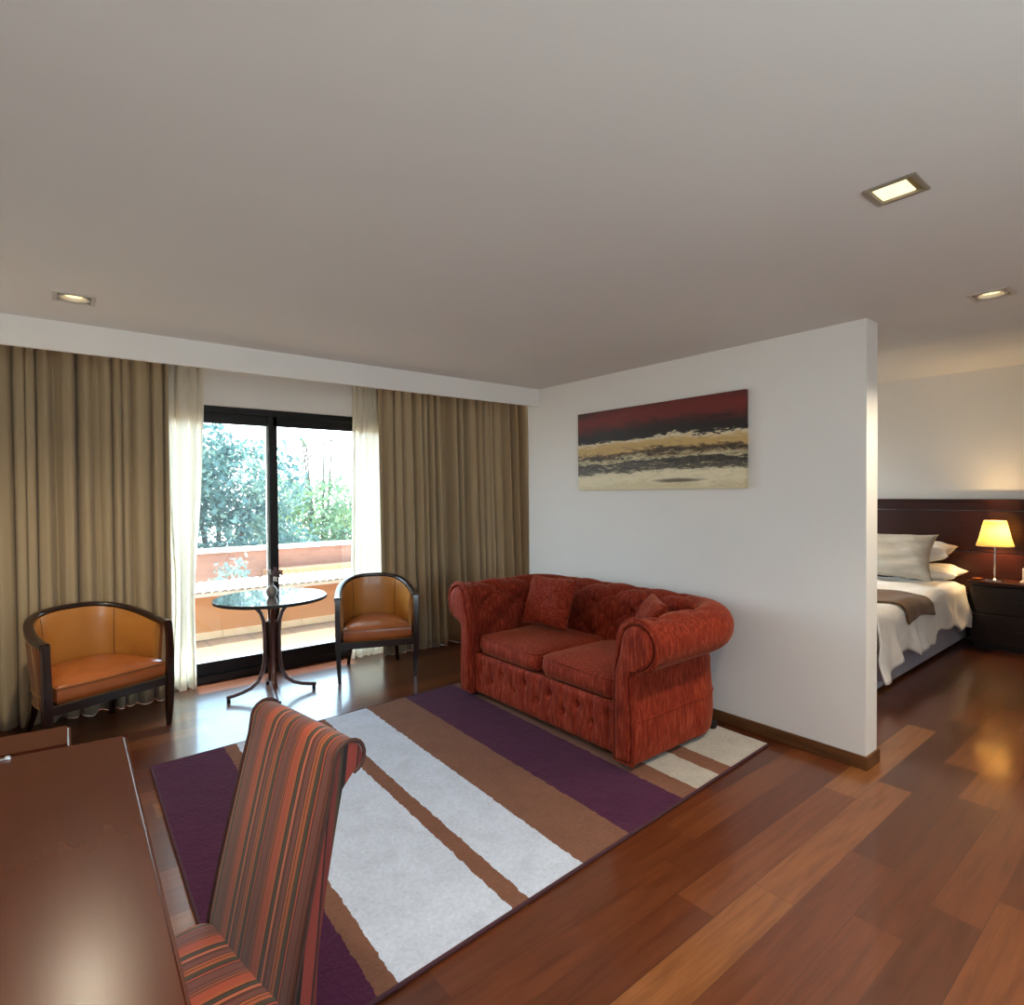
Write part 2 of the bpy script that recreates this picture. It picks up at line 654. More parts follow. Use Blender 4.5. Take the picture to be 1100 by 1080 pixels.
def mat_tiles():
    t = NT('terracotta_tiles')
    b = t.n('ShaderNodeTexBrick')
    b.offset = 0.0
    b.inputs['Color1'].default_value = lin(136, 97, 63)
    b.inputs['Color2'].default_value = lin(126, 87, 55)
    b.inputs['Mortar'].default_value = lin(80, 56, 38)
    b.inputs['Scale'].default_value = 1.0
    b.inputs['Mortar Size'].default_value = 0.006
    b.inputs['Brick Width'].default_value = 0.42
    b.inputs['Row Height'].default_value = 0.42
    t.l(t.coord(), b.inputs['Vector'])
    t.base(b.outputs[0])
    t.p(Roughness=0.6)
    return t.m


def mat_brickwall():
    t = NT('brick_face')
    b = t.n('ShaderNodeTexBrick')
    b.inputs['Color1'].default_value = lin(134, 88, 66)
    b.inputs['Color2'].default_value = lin(122, 78, 58)
    b.inputs['Mortar'].default_value = lin(128, 88, 68)
    b.inputs['Scale'].default_value = 1.0
    b.inputs['Mortar Size'].default_value = 0.008
    b.inputs['Brick Width'].default_value = 0.24
    b.inputs['Row Height'].default_value = 0.075
    t.l(t.coord(rot=(PI / 2, 0, 0)), b.inputs['Vector'])
    t.base(b.outputs[0])
    t.p(Roughness=0.9)
    return t.m


WHITE = mat_plaster('white_plaster', (0.82, 0.80, 0.77, 1))
CEIL = mat_plaster('ceiling_paint', (0.74, 0.72, 0.69, 1), 0.02)
FLOOR = mat_floor()
SKIRT = mat_wood('baseboard_wood', lin(74, 44, 22), lin(118, 76, 42), 'y', 0.4, 0.1)
DARKW = mat_wood('dark_mahogany', lin(26, 13, 9), lin(46, 24, 16), 'z', 0.28, 0.3)
DESKW = mat_wood('desk_mahogany', lin(68, 28, 12), lin(78, 34, 15), 'y', 0.26, 0.0, 1.6, 0.24, 0, .15)
HEADW = mat_wood('headboard_mahogany', lin(38, 12, 6), lin(60, 20, 10), 'y', 0.36, 0.0, 3.0, .35)
BENTW = mat_wood('bentwood_mahogany', lin(58, 24, 18), lin(90, 42, 32), 'z', 0.32, 0.3)
BLACKAL = simple('black_aluminium', lin(16, 17, 22), 0.35, 0.3, 0.1, 40)
WHITEAL = simple('pale_aluminium', lin(214, 220, 214), 0.35, 0.4, 0.03, 40)
GLASS = mat_glass()
DRAPE = mat_drape()
SHEER = mat_sheer()
SOFA = mat_sofa()
STRIPE = mat_stripes()
SEATL = mat_leather('chestnut_leather', lin(150, 80, 36), lin(176, 100, 48), 0.30)
BACKL = mat_leather('tan_leather', lin(172, 112, 48), lin(192, 130, 60), 0.36)
OUTL = mat_leather('brown_leather', lin(134, 78, 40), lin(152, 92, 50), 0.4)
RUGM = mat_rug()
BRASS = simple('brass', lin(150, 128, 92), 0.45, 1.0, 0.1, 40)
CHROME = simple('chrome', lin(220, 220, 222), 0.12, 1.0, 0.02, 40)
PIPING = simple('leather_piping', lin(176, 136, 92), 0.5, 0, 0.1, 60)
LINEN = simple('white_linen', lin(240, 236, 230), 0.9, 0, 0.04, 12, bump=0.25, bscale=22, sheen=0.1)
GREYLIN = simple('grey_satin', lin(176, 172, 164), 0.55, 0, 0.10, 5, stretch=(1, 6, 6), bump=0.25, bscale=14, sheen=0.2)
SKIRTF = simple('lilac_grey_valance', lin(176, 172, 184), 0.9, 0, 0.05, 20, bump=0.2, bscale=60)
RUNNER = simple('brown_throw', lin(112, 78, 42), 0.85, 0, 0.14, 60, bump=0.4, bscale=160, sheen=0.2)
BLACKP = simple('black_plastic', lin(14, 13, 13), 0.5, 0, 0.05, 30)
TRIMW = simple('white_trim', lin(196, 188, 178), 0.45, 0, 0.03, 20)
TRIMG = simple('grey_metal_trim', lin(150, 140, 124), 0.4, 0.5, 0.05, 30)


# ---------------------------------------------------------------- shell
def wallbox(name, lo, hi, mat=None):
    bm = B()
    box(bm, lo, hi)
    return tag(mk(name, bm, mat or WHITE, smooth=False), kind='structure')


XL, XR, YB, YW = -0.55, 7.30, -1.35, 5.12      # inner faces of the outer walls
HL, HU = 2.444, 2.72                          # lower and upper ceiling
XS = 4.33                                     # step up to the bedroom ceiling
YV = 3.88                                     # curtain pelmet face
XP0, XP1, YP0, YP1 = 3.44, 3.595, 1.228, 4.03  # partition

bm = B()
box(bm, (XL - .15, YB - .15, -0.08), (XR + .15, YW + .18, 0))
tag(mk('floor', bm, FLOOR, smooth=False), kind='structure')
wallbox('wall_left', (XL - .15, YB - .15, 0), (XL, YW + .18, HU))
bm = B()
WB = (-.42, 1.50, .95, 2.1)                     # unseen window added behind the camera to fill the room with daylight
for lo, hi in (((XL, YB - .15, 0), (WB[0], YB, HU)), ((WB[1], YB - .15, 0), (XR, YB, HU)), ((WB[0], YB - .15, 0), (WB[1], YB, WB[2])), ((WB[0], YB - .15, WB[3]), (WB[1], YB, HU))):
    box(bm, lo, hi)
tag(mk('wall_back', bm, WHITE, smooth=False), kind='structure')
wallbox('wall_right', (XR, YB - .15, 0), (XR + .15, YW + .18, HU))
wallbox('wall_middle', (XP0, YP0, 0), (XP1, YP1, HL))

D1 = (0.02, 4.56, 2.243)
D2 = (4.72, 7.15, 2.243)
bm = B()
for lo, hi in (((XL, YW, 0), (D1[0], YW + .18, HU)), ((D1[0], YW, D1[2]), (D1[1], YW + .18, HU)), ((D1[1], YW, 0), (D2[0], YW + .18, HU)), ((D2[0], YW, D2[2]), (D2[1], YW + .18, HU)), ((D2[1], YW, 0), (XR, YW + .18, HU))):
    box(bm, lo, hi)
tag(mk('wall_window', bm, WHITE, smooth=False), kind='structure')

DL = [(0.112, 3.386, .16), (2.05, 0.650, .14), (3.500, 0.716, .16),          # spots the photo shows
      (0.112, 0.70, .16), (1.10, -0.55, .16), (3.30, -0.55, .16)]            # unseen spots added behind the camera as room fill
bm = B()
xs = sorted({XL, XS} | {round(d[0] + s * d[2] * .42, 4) for d in DL for s in (-1, 1)})
ys = sorted({YB, YV} | {round(d[1] + s * d[2] * .42, 4) for d in DL for s in (-1, 1)})
for i in range(len(xs) - 1):
    for j in range(len(ys) - 1):
        cx, cy = (xs[i] + xs[i + 1]) / 2, (ys[j] + ys[j + 1]) / 2
        if any(abs(cx - d[0]) < d[2] * .42 and abs(cy - d[1]) < d[2] * .42 for d in DL):
            continue
        vs = [bm.verts.new(p) for p in ((xs[i], ys[j], HL), (xs[i + 1], ys[j], HL), (xs[i + 1], ys[j + 1], HL), (xs[i], ys[j + 1], HL))]
        bm.faces.new(vs[::-1])
bmesh.ops.remove_doubles(bm, verts=bm.verts[:], dist=1e-5)
r = bmesh.ops.extrude_face_region(bm, geom=bm.faces[:])
for v in [g for g in r['geom'] if isinstance(g, bmesh.types.BMVert)]:
    v.co.z = HL + 0.02
tag(mk('ceiling', bm, CEIL, smooth=False), kind='structure')
bm = B()
hs = .16 * .42
for a, b in ((XL - .15, 5.75 - hs), (5.75 + hs, XR + .15)):
    box(bm, (a, YB - .15, HU), (b, YW + .18, HU + .1))
for a, b in ((YB - .15, 2.45 - hs), (2.45 + hs, 3.70 - hs), (3.70 + hs, YW + .18)):
    box(bm, (5.75 - hs, a, HU), (5.75 + hs, b, HU + .1))
tag(mk('ceiling_raised', bm, CEIL, smooth=False), kind='structure')
bm = B()
box(bm, (XL, YV, 2.29), (XP0 + .1, YV + .03, HU))
tag(mk('trim_1', bm, WHITE, smooth=False), kind='structure')     # pelmet hiding the curtain tracks
bm = B()
box(bm, (XP1, YV, HL), (XS, YV + .02, HU))
box(bm, (XS, YB, HL), (XS + .02, YV + .02, HU))
tag(mk('trim_2', bm, CEIL, smooth=False), kind='structure')      # riser of the ceiling step

bm = B()
bh, bt = 0.074, 0.013
box(bm, (XP0 - bt, YP0 - bt, 0), (XP0, YP1, bh), .002, 1)
box(bm, (XP0, YP0 - bt, 0), (XP1 + bt, YP0, bh), .002, 1)
box(bm, (XP1, YP0, 0), (XP1 + bt, YP1, bh), .002, 1)
tag(mk('baseboard_middle', bm, SKIRT, smooth=False), kind='structure')
bm = B()
box(bm, (XL, YB, 0), (XR, YB + bt, bh), .002, 1)
tag(mk('baseboard_back', bm, SKIRT, smooth=False), kind='structure')
bm = B()
box(bm, (XL, YB + bt, 0), (XL + bt, YW, bh), .002, 1)
tag(mk('baseboard_left', bm, SKIRT, smooth=False), kind='structure')


# ------------------------------------------------- sliding glass doors
def glass_door(name, x0, x1, top, stiles, pull):
    root = bpy.data.objects.new(name, None)
    COL.objects.link(root)
    root.location = (0, 0, 0)
    tag(root, kind='structure')
    y0, y1 = 5.155, 5.225
    bm = B()
    box(bm, (x0, y0, top - .055), (x1, y1, top), .003, 1)
    box(bm, (x0, y0, 0), (x1, y1, .06), .003, 1)
    box(bm, (x0, y0, 0), (x0 + .05, y1, top), .003, 1)
    box(bm, (x1 - .05, y0, 0), (x1, y1, top), .003, 1)
    mk('frame', bm, BLACKAL, root, False)
    edges = [x0 + .05] + stiles + [x1 - .05]
    for k in range(len(edges) - 1):
        a, b = edges[k], edges[k + 1]
        yy = 5.165 if k % 2 else 5.195
        bm = B()
        box(bm, (a - .034, yy, .05), (a + .034, yy + .024, top - .05), .002, 1)
        box(bm, (b - .034, yy, .05), (b + .034, yy + .024, top - .05), .002, 1)
        box(bm, (a, yy, top - .135), (b, yy + .024, top - .05), .002, 1)
        box(bm, (a, yy, .05), (b, yy + .024, .158), .002, 1)
        sash = mk('sash', bm, BLACKAL, root, False)
        bm = B()
        box(bm, (a + .03, yy + .009, .15), (b - .03, yy + .015, top - .13))
        mk('pane', bm, GLASS, sash, False)
        if k == 0 and pull:
            bm = B()
            box(bm, (b - .052, yy - .001, .15), (b - .036, yy + .024, top - .13), .002, 1)
            mk('edge_strip', bm, WHITEAL, sash, False)
    return root


glass_door('door_1', D1[0], D1[1], D1[2], [1.521, 3.02], True)
glass_door('window_1', D2[0], D2[1], D2[2], [5.9], False)

root = bpy.data.objects.new('window_fill', None)  # added glazing in the back wall, out of view, for fill light
COL.objects.link(root)
tag(root, kind='structure')
bm = B()
for a, b in ((WB[0], WB[0] + .06), (.51, .57), (WB[1] - .06, WB[1])):
    box(bm, (a, YB - .10, WB[2]), (b, YB - .04, WB[3]), .002, 1)
for a, b in ((WB[2], WB[2] + .06), (WB[3] - .06, WB[3])):
    box(bm, (WB[0], YB - .10, a), (WB[1], YB - .04, b), .002, 1)
mk('frame', bm, BLACKAL, root, False)
for a, b in ((WB[0] + .05, .52), (.56, WB[1] - .05)):
    bm = B()
    box(bm, (a, YB - .075, WB[2] + .05), (b, YB - .069, WB[3] - .05))
    mk('pane', bm, GLASS, root, False)

# ---------------------------------------------------------------- balcony and what lies beyond
CREAM = simple('sunny_render', lin(196, 126, 44), 0.9, 0, 0.06, 3, bump=0.2, bscale=80)
COPING = simple('pale_roof_tile', lin(236, 224, 208), 0.8, 0, 0.06, 8)
bm = B()
box(bm, (-1.5, 5.36, -.15), (8.5, 6.95, -0.005))
tag(mk('floor_balcony', bm, mat_tiles(), smooth=False), kind='structure')
bm = B()
box(bm, (-1.5, 5.235, -.15), (8.5, 5.36, .145), .004, 1)
tag(mk('trim_3', bm, COPING, smooth=False), kind='structure')      # door sill
bm = B()
box(bm, (-1.5, 6.75, -0.005), (8.5, 6.95, .46))
tag(mk('wall_balcony', bm, CREAM, smooth=False), kind='structure')
bm = B()
k = -1.5
while k < 8.45:
    box(bm, (k, 6.735, 0), (k + .415, 6.75, .075), .002, 1)
    k += .42
tag(mk('baseboard_balcony', bm, simple('skirting_tile', lin(232, 196, 150), 0.6, 0, .06, 3), smooth=False), kind='structure')
bm = B()
x = -1.5
while x < 8.5:                                                     # half-round cap tiles
    rows = []
    for i in range(2):
        yy = 6.69 if i == 0 else 7.02
        zz = .50 if i == 0 else .56
        rows.append([(x + .042 * math.cos(a), yy, zz + .030 * math.sin(a) - .012) for a in [PI * q / 8 for q in range(9)]])
    grid_faces(bm, rows)
    x += .082
box(bm, (-1.5, 6.70, .455), (8.5, 7.0, .492))
tag(mk('trim_4', bm, COPING, smooth=True), kind='structure')       # tiled coping
bm = B()
box(bm, (-1.5, 5.30, 2.62), (8.5, 6.22, 2.76))
tag(mk('ceiling_balcony', bm, WHITE, smooth=False), kind='structure')
bm = B()
box(bm, (-12, 10.0, -3.2), (18, 10.25, .615))
tag(mk('wall_neighbour', bm, mat_brickwall(), smooth=False), kind='structure')
bm = B()
box(bm, (-12, 9.94, .615), (18, 10.31, .665), .006, 1)
tag(mk('trim_5', bm, COPING, smooth=False), kind='structure')
bm = B()
box(bm, (2.75, 9.72, -3.2), (9.0, 10.0, .30), .006, 1)
tag(mk('trim_6', bm, simple('pale_brick', lin(150, 104, 70), .9, 0, .1, 6), smooth=False), kind='structure')
bm = B()
box(bm, (-40, 6.95, -3.3), (50, 60, -3.2))
tag(mk('ground', bm, simple('dry_earth', lin(150, 130, 96), 0.95, 0, .2, 1.2), smooth=False), kind='structure')


def leaf_cloud(bm, blobs, n, size, rnd, jit=1.0):
    tot = sum(b[3] ** 2 for b in blobs)
    for (cx, cy, cz, r) in blobs:
        for _ in range(int(n * r * r / tot)):
            d = Vector((rnd.gauss(0, 1), rnd.gauss(0, 1), rnd.gauss(0, 1))).normalized()
            q = rnd.uniform(0.35, 1.0) ** 0.45 * (1 + rnd.gauss(0, .10) * jit)
            p = Vector((cx, cy, cz)) + Vector((d.x * r, d.y * r, d.z * r * .85)) * q
            s = size * rnd.uniform(.55, 1.4)
            a = Vector((rnd.gauss(0, 1), rnd.gauss(0, 1), rnd.gauss(0, 1))).normalized()
            b = a.cross(Vector((rnd.gauss(0, 1), rnd.gauss(0, 1), rnd.gauss(0, 1)))).normalized()
            vs = [bm.verts.new(p + a * s), bm.verts.new(p + b * s * .45), bm.verts.new(p - a * s), bm.verts.new(p - b * s * .45)]
            bm.faces.new(vs)


def tree(name, label, cat, base, blobs, n, size, mat, seed, trunk_r=.14, twigs=(), group=None, jit=1.0):
    rnd = random.Random(seed)
    root = thing(name, label, cat, base, 0, group)
    bm = B()
    leaf_cloud(bm, blobs, n, size, rnd, jit)
    me = bpy.data.meshes.new('crown')
    bm.to_mesh(me)
    bm.free()
    o = bpy.data.objects.new('crown', me)
    COL.objects.link(o)
    me.materials.append(mat)
    o.parent = root
    bm = B()
    top = max(blobs, key=lambda b: b[3])
    tp = Vector(top[:3])
    tube(bm, [(0, 0, 0), (tp.x * .15 + .05, .05, tp.z * .4), (tp.x * .6, tp.y * .6, tp.z * .75), tp], [trunk_r * 1.3, trunk_r, trunk_r * .8, trunk_r * .4], 8)
    for b in blobs:
        c = Vector(b[:3])
        s = Vector((tp.x * .15 + .05, .05, tp.z * .4))
        mid = s.lerp(c, .5) + Vector((0, 0, -.12))
        tube(bm, [s, mid, c], [trunk_r * .55, trunk_r * .35, trunk_r * .12], 6)
    for tw in twigs:
        tube(bm, tw, [trunk_r * .22] + [trunk_r * .13] * (len(tw) - 1), 5)
    mk('trunk', bm, BARK, root)
    return root


BARK = simple('bark', lin(84, 72, 60), 0.9, 0, .2, 10, bump=.5, bscale=30)
LF1 = mat_leaf('blue_green_leaves', lin(40, 72, 78), lin(80, 112, 106), lin(146, 166, 142))
LF2 = mat_leaf('yellow_green_leaves', lin(76, 108, 84), lin(112, 140, 102), lin(162, 172, 104))
LF3 = mat_leaf('grey_green_leaves', lin(92, 110, 110), lin(120, 140, 130), lin(150, 166, 150))
tree('broadleaf_tree', 'dense blue-green tree filling the left glass pane above the brick wall', 'tree', (3.0, 14.0, -3.2),
     [(-.2, 0, 3.6, 1.7), (.5, -.3, 4.9, 1.25), (-1.3, .2, 4.8, 1.4), (.9, 0, 3.1, 1.3), (-.6, 0, 5.6, 1.0), (-1.8, 0, 3.4, 1.5), (-.1, 0, 5.0, 1.2), (-.9, -.3, 2.8, 1.2), (.6, -.3, 2.7, 1.1), (1.5, .4, 2.9, 1.1), (-1.2, -.4, 2.2, 1.2), (.2, -.4, 2.1, 1.2), (-2.2, 0, 2.5, 1.1)], 23000, .078, LF1, 3, .2)
K = 1.32
RB = [(-.3, 0, 3.9, 1.3), (.6, 0, 3.3, 1.35), (1.5, .1, 3.4, 1.3), (-1.0, .1, 3.5, 1.2), (2.3, 0, 3.0, 1.3), (.3, 0, 4.5, .85), (-.9, 0, 4.6, .75), (.2, -.2, 2.7, 1.1), (1.6, -.2, 2.6, 1.1), (-.26, 0, 5.95, .08), (-.34, 0, 6.1, .07), (.42, 0, 6.12, .09), (.2, 0, 5.98, .06), (-.35, 0, 5.5, .06), (1.2, 0, 4.95, .10), (.95, 0, 4.6, .08)]
TW = [[(-.55, 0, 4.6), (-.40, 0, 5.3), (-.22, 0, 5.85), (-.32, 0, 6.1)], [(-.22, 0, 5.6), (.1, 0, 5.95), (.45, 0, 6.15)], [(.6, 0, 3.6), (.85, 0, 4.3), (1.25, 0, 5.0)]]
fz = lambda z: (z - 4.718) * K + 4.718         # the farther tree stands on the same ground
tree('broadleaf_tree', 'paler yellow-green tree behind the right glass pane with a bare twig on top', 'tree', (5.35 * K, 14.6 * K, -3.2),
     [(x * K, y * K, fz(z), r * K) for x, y, z, r in RB], 15000, .095, LF2, 5, .16, twigs=[[(x * K, y * K, fz(z)) for x, y, z in q] for q in TW])
tree('sapling', 'small grey-green sapling standing against the brick wall beyond the balcony', 'sapling', (2.15, 9.45, -3.2),
     [(0, 0, 3.40, .30), (.22, 0, 3.18, .26), (-.22, 0, 3.30, .22), (.10, 0, 3.62, .16)], 420, .05, LF3, 9, .025, jit=2.0)


# ---------------------------------------------------------------- curtains
def curtain(name, label, cat, x0t, x1t, x0b, x1b, y, ztop, zbot, nf, amp, seed, mat, group, mid=None, twist=0.0):
    rnd = random.Random(seed)
    ph = [rnd.uniform(0, 6.28) for _ in range(8)]
    NS = int(nf * 18)
    NZ = 30
    rows = []
    for iz in range(NZ + 1):
        t = iz / NZ
        z = ztop + (zbot - ztop) * t
        row = []
        for i in range(NS + 1):
            s = i / NS
            a = x0t + (x0b - x0t) * t
            b = x1t + (x1b - x1t) * t
            if mid:                                             # gathered in the middle of its height
                g = math.exp(-((t - mid[0]) / mid[1]) ** 2)
                a += mid[2] * g
                b += mid[3] * g
            w = s + .022 * math.sin(2 * PI * 2.3 * s + ph[0]) + .013 * math.sin(2 * PI * 5.1 * s + ph[1] + .5 * t)
            f = math.sin(2 * PI * nf * w + ph[2] + twist * t * math.sin(5 * s))
            f = math.copysign(abs(f) ** .7, f)
            f += .30 * math.sin(2 * PI * nf * .53 * w + ph[3] + .7 * t) + .22 * math.sin(2 * PI * nf * 2.1 * w + ph[4] - .6 * t)
            am = amp * (.75 + .35 * t) * (1 + .35 * math.sin(2 * PI * 1.7 * s + ph[5]))
            xx = a + (b - a) * s + .010 * math.cos(2 * PI * nf * w + ph[2]) * (1 if 0 < s < 1 else 0)
            row.append((xx, y + f * am, z))
        rows.append(row)
    bm = B()
    grid_faces(bm, rows)
    root = thing(name, label, cat, ((x0b + x1b) / 2, y, zbot), 0, group)
    o = mk('cloth', bm, mat, root, True, 180)
    o.location = (-(x0b + x1b) / 2, -y, -zbot)
    md = o.modifiers.new('thickness', 'SOLIDIFY')
    md.thickness = .0015
    bm = B()
    box(bm, (min(x0t, x0b) + .01, y - .012, ztop - .005), (max(x1t, x1b) - .01, y + .012, ztop + .02))
    t = mk('track', bm, WHITEAL, root, False)
    t.location = (-(x0b + x1b) / 2, -y, -zbot)
    return root


curtain('drape', 'taupe linen drape at the far left behind the orange armchair', 'curtain', -.545, .715, -.545, .71, 4.985, 2.695, .003, 14, .042, 4, DRAPE, None)
curtain('drape', 'wide taupe linen drape hanging between the balcony door and the white partition', 'curtain', 2.40, 4.262, 2.42, 4.335, 4.975, 2.695, .003, 18, .050, 11, DRAPE, None)
curtain('sheer_curtain', 'white sheer curtain bunched at the left edge of the balcony door', 'curtain', .66, .985, .68, .90, 5.085, 2.695, .003, 4, .027, 21, SHEER, None, mid=(.72, .2, .05, -.03), twist=2.6)
curtain('sheer_curtain', 'white sheer curtain hanging behind the tan armchair at the door\'s right edge', 'curtain', 2.215, 2.56, 2.16, 2.66, 5.075, 2.695, .003, 7, .024, 31, SHEER, None)


# ---------------------------------------------------------------- ceiling spots
LENS = mat_emit('warm_lens', (1.0, 0.80, 0.40, 1), 0.62)


def downlight(label, x, y, s, square, zc=HL, beam=118):
    root = thing('downlight', label, 'ceiling light', (x, y, zc), 0, 'recessed ceiling spots')
    h = s / 2
    hi = h * .80
    bm = B()
    for lo, hi_ in (((-h, -h, -.006), (h, -hi, .006)), ((-h, hi, -.006), (h, h, .006)), ((-h, -hi, -.006), (-hi, hi, .006)), ((hi, -hi, -.006), (h, hi, .006))):
        box(bm, lo, hi_, .0015, 1)
    mk('trim', bm, TRIMG if square else TRIMW, root, False)
    bm = B()
    dz = .045 if square else .05
    for sx in (-1, 1):
        box(bm, (sx * hi - .002, -hi, -.001), (sx * hi + .002, hi, dz))
        box(bm, (-hi, sx * hi - .002, -.001), (hi, sx * hi + .002, dz))
    box(bm, (-hi, -hi, dz), (hi, hi, dz + .003))
    mk('housing', bm, TRIMG, root, False)
    if square:
        bm = B()
        box(bm, (-hi * .97, -hi * .62, .002), (hi * .97, hi * .97, .006))
        mk('diffuser', bm, LENS, root, False)
    else:
        bm = B()
        lathe(bm, [(hi * .97, 0.0), (hi * .97, -.004), (hi * .78, -.004), (hi * .74, .012)], 32, cap=False)
        # plate with round hole
        lathe(bm, [(hi * 1.0, .001), (hi * .76, .001)], 32, cap=False)
        mk('ring', bm, TRIMW, root)
        bm = B()
        lathe(bm, [(.001, .004), (hi * .3, .005), (hi * .6, .009), (hi * .74, .014), (hi * .74, .02), (.001, .02)], 32)
        mk('bulb', bm, LENS, root)
    l = bpy.data.lights.new('spot_light', 'SPOT')
    l.energy = LAMP_W
    l.color = LAMP_C
    l.spot_size = math.radians(beam)
    l.spot_blend = 1.0
    l.shadow_soft_size = .04
    l.specular_factor = .3
    lo = bpy.data.objects.new('spot_light', l)
    COL.objects.link(lo)
    lo.parent = root
    lo.location = (0, 0, -.03)
    return root


downlight('round warm spot in a square trim near the pelmet, left', *DL[0], False, HL, 150)
downlight('square recessed light with a glowing square diffuser, nearest in view', *DL[1], True)
downlight('round warm spot in a square trim in front of the bedroom opening', *DL[2], False)
for d in DL[3:]:  # added fill spots, out of view
    downlight('added round warm fill spot in the ceiling behind the camera', *d, False)
downlight('added round warm fill spot in the raised bedroom ceiling over the bed', 5.75, 2.45, .16, False, HU)  # hidden spot added to brighten the bed and bedroom walls
downlight('added round warm fill spot in the raised bedroom ceiling near the bedroom window', 5.75, 3.70, .16, False, HU)  # second hidden spot added to lift the bedroom light


# ---------------------------------------------------------------- painting
root = thing('painting', 'wide abstract canvas with red, black, ochre and cream bands on the partition', 'painting', (3.4385, 2.631, 1.538), -PI / 2)
bm = B()
box(bm, (-.73, -.034, 0), (.73, -.001, .62), .001, 1)
mk('canvas', bm, mat_painting(), root, False)

# ---------------------------------------------------------------- rug
root = thing('rug', 'purple, brown and white striped rug lying under the sofa and desk chair', 'rug', (1.9, 2.7, 0))
C00, C10, C11, C01 = Vector((.378, 1.565, 0)), Vector((3.325, 1.715, 0)), Vector((3.395, 3.87, 0)), Vector((.425, 3.745, 0))
bm = B()
uvl = bm.loops.layers.uv.new('uv')
NU, NV = 90, 60
rnd = random.Random(2)


def rugp(u, v, z):
    p = C00.lerp(C10, u).lerp(C01.lerp(C11, u), v)
    return (p.x - 1.9, p.y - 2.7, z)


V = [[bm.verts.new(rugp(i / NU, j / NV, .013 + .0012 * rnd.random())) for j in range(NV + 1)] for i in range(NU + 1)]
for i in range(NU):
    for j in range(NV):
        f = bm.faces.new((V[i][j], V[i + 1][j], V[i + 1][j + 1], V[i][j + 1]))
        for lp, (a, b) in zip(f.loops, ((i, j), (i + 1, j), (i + 1, j + 1), (i, j + 1))):
            lp[uvl].uv = (a / NU, b / NV)
mk('pile', bm, RUGM, root)
bm = B()
loop = [rugp(0, 0, .008), rugp(1, 0, .008), rugp(1, 1, .008), rugp(0, 1, .008)]
for i in range(4):
    tube(bm, [loop[i], loop[(i + 1) % 4]], .0075, 8)
mk('binding', bm, simple('plum_binding', lin(62, 28, 38), 0.9, 0, .15, 60), root)
bm = B()
prism(bm, [p[:2] for p in loop], .001, .011)
mk('backing', bm, simple('rug_backing', lin(70, 40, 46), .95, 0, .1, 30), root, False)


# ---------------------------------------------------------------- sofa
def pillow_mesh(w, h, t, n=22, pinch=.07, seed=1, wr=.006):
    bm = B()
    rnd = random.Random(seed)
    ph = [rnd.uniform(0, 6.28) for _ in range(6)]

    def pt(u, v, sgn):
        au, av = abs(u), abs(v)
        e = (max(0, 1 - au ** 3.2) * max(0, 1 - av ** 3.2)) ** .5
        x = u * w / 2 * (1 - pinch * (1 - v * v) * au ** 2)
        y = v * h / 2 * (1 - pinch * (1 - u * u) * av ** 2)
        z = sgn * t / 2 * e
        z += e * wr * (math.sin(7 * u + ph[0] + 3 * v) + .7 * math.sin(11 * v + ph[1] - 4 * u) + .5 * math.sin(15 * u + 9 * v + ph[2]))
        return (x, y, z)
    top = [[None] * (n + 1) for _ in range(n + 1)]
    bot = [[None] * (n + 1) for _ in range(n + 1)]
    for i in range(n + 1):
        for j in range(n + 1):
            u, v = -1 + 2 * i / n, -1 + 2 * j / n
            u = math.sin(u * PI / 2) * .5 + u * .5
            v = math.sin(v * PI / 2) * .5 + v * .5
            top[i][j] = bm.verts.new(pt(u, v, 1))
            bot[i][j] = top[i][j] if i in (0, n) or j in (0, n) else bm.verts.new(pt(u, v, -1))
    for i in range(n):
        for j in range(n):
            bm.faces.new((top[i][j], top[i + 1][j], top[i + 1][j + 1], top[i][j + 1]))
            bm.faces.new((bot[i][j], bot[i][j + 1], bot[i + 1][j + 1], bot[i + 1][j]))
    return bm


SOFA_C = (2.915, 2.80)
sofa = thing('sofa', 'rust red button-tufted two-seat sofa with rolled arms against the partition', 'sofa', (SOFA_C[0], SOFA_C[1], .0165), -PI / 2)
HW = .685             # half the width between the inner arm faces
YF, YBK = -.490, .215  # front of the arms, face of the back
# closed outline of the rolled arm: (outward offset, height), starting at the inner face
prof = [(0.0, .26), (0.0, .40), (.004, .52), (.010, .60)]
ccn, ccz, cr = .165, .690, .140
for k in range(0, 19):
    a = PI - (PI + 1.15) * k / 18
    prof.append((ccn + cr * math.cos(a), ccz + cr * math.sin(a)))
prof += [(.150, .545), (.128, .50), (.128, .40), (.140, .25), (.142, .14), (.132, .05), (.120, .03), (0.0, .03)]
ilen = [0.0]
for a, b in zip(prof, prof[1:]):
    ilen.append(ilen[-1] + math.hypot(b[0] - a[0], b[1] - a[1]))
TUFT_END = ilen[16]
# resample finely
fine = []
flen = []
for i in range(len(prof) - 1):
    seg = ilen[i + 1] - ilen[i]
    k = max(1, int(round(seg / .014)))
    for q in range(k):
        t = q / k
        fine.append((prof[i][0] + (prof[i + 1][0] - prof[i][0]) * t, prof[i][1] + (prof[i + 1][1] - prof[i][1]) * t))
        flen.append(ilen[i] + seg * t)
fine.append(prof[-1])
flen.append(ilen[-1])
fn = []
for i in range(len(fine)):
    a, b = fine[max(i - 1, 0)], fine[min(i + 1, len(fine) - 1)]
    dx, dz = b[0] - a[0], b[1] - a[1]
    L = math.hypot(dx, dz) or 1
    fn.append((-dz / L, dx / L))
RC = .13
path = []                                       # inner-face line: left arm front, back, right arm front (plan x, y, outward normal)
arc = PI / 2 * RC
segs = [('L', YBK - RC - YF), ('A1', arc), ('B', 2 * (HW - RC)), ('A2', arc), ('R', YBK - RC - YF)]
TOT = sum(s[1] for s in segs)


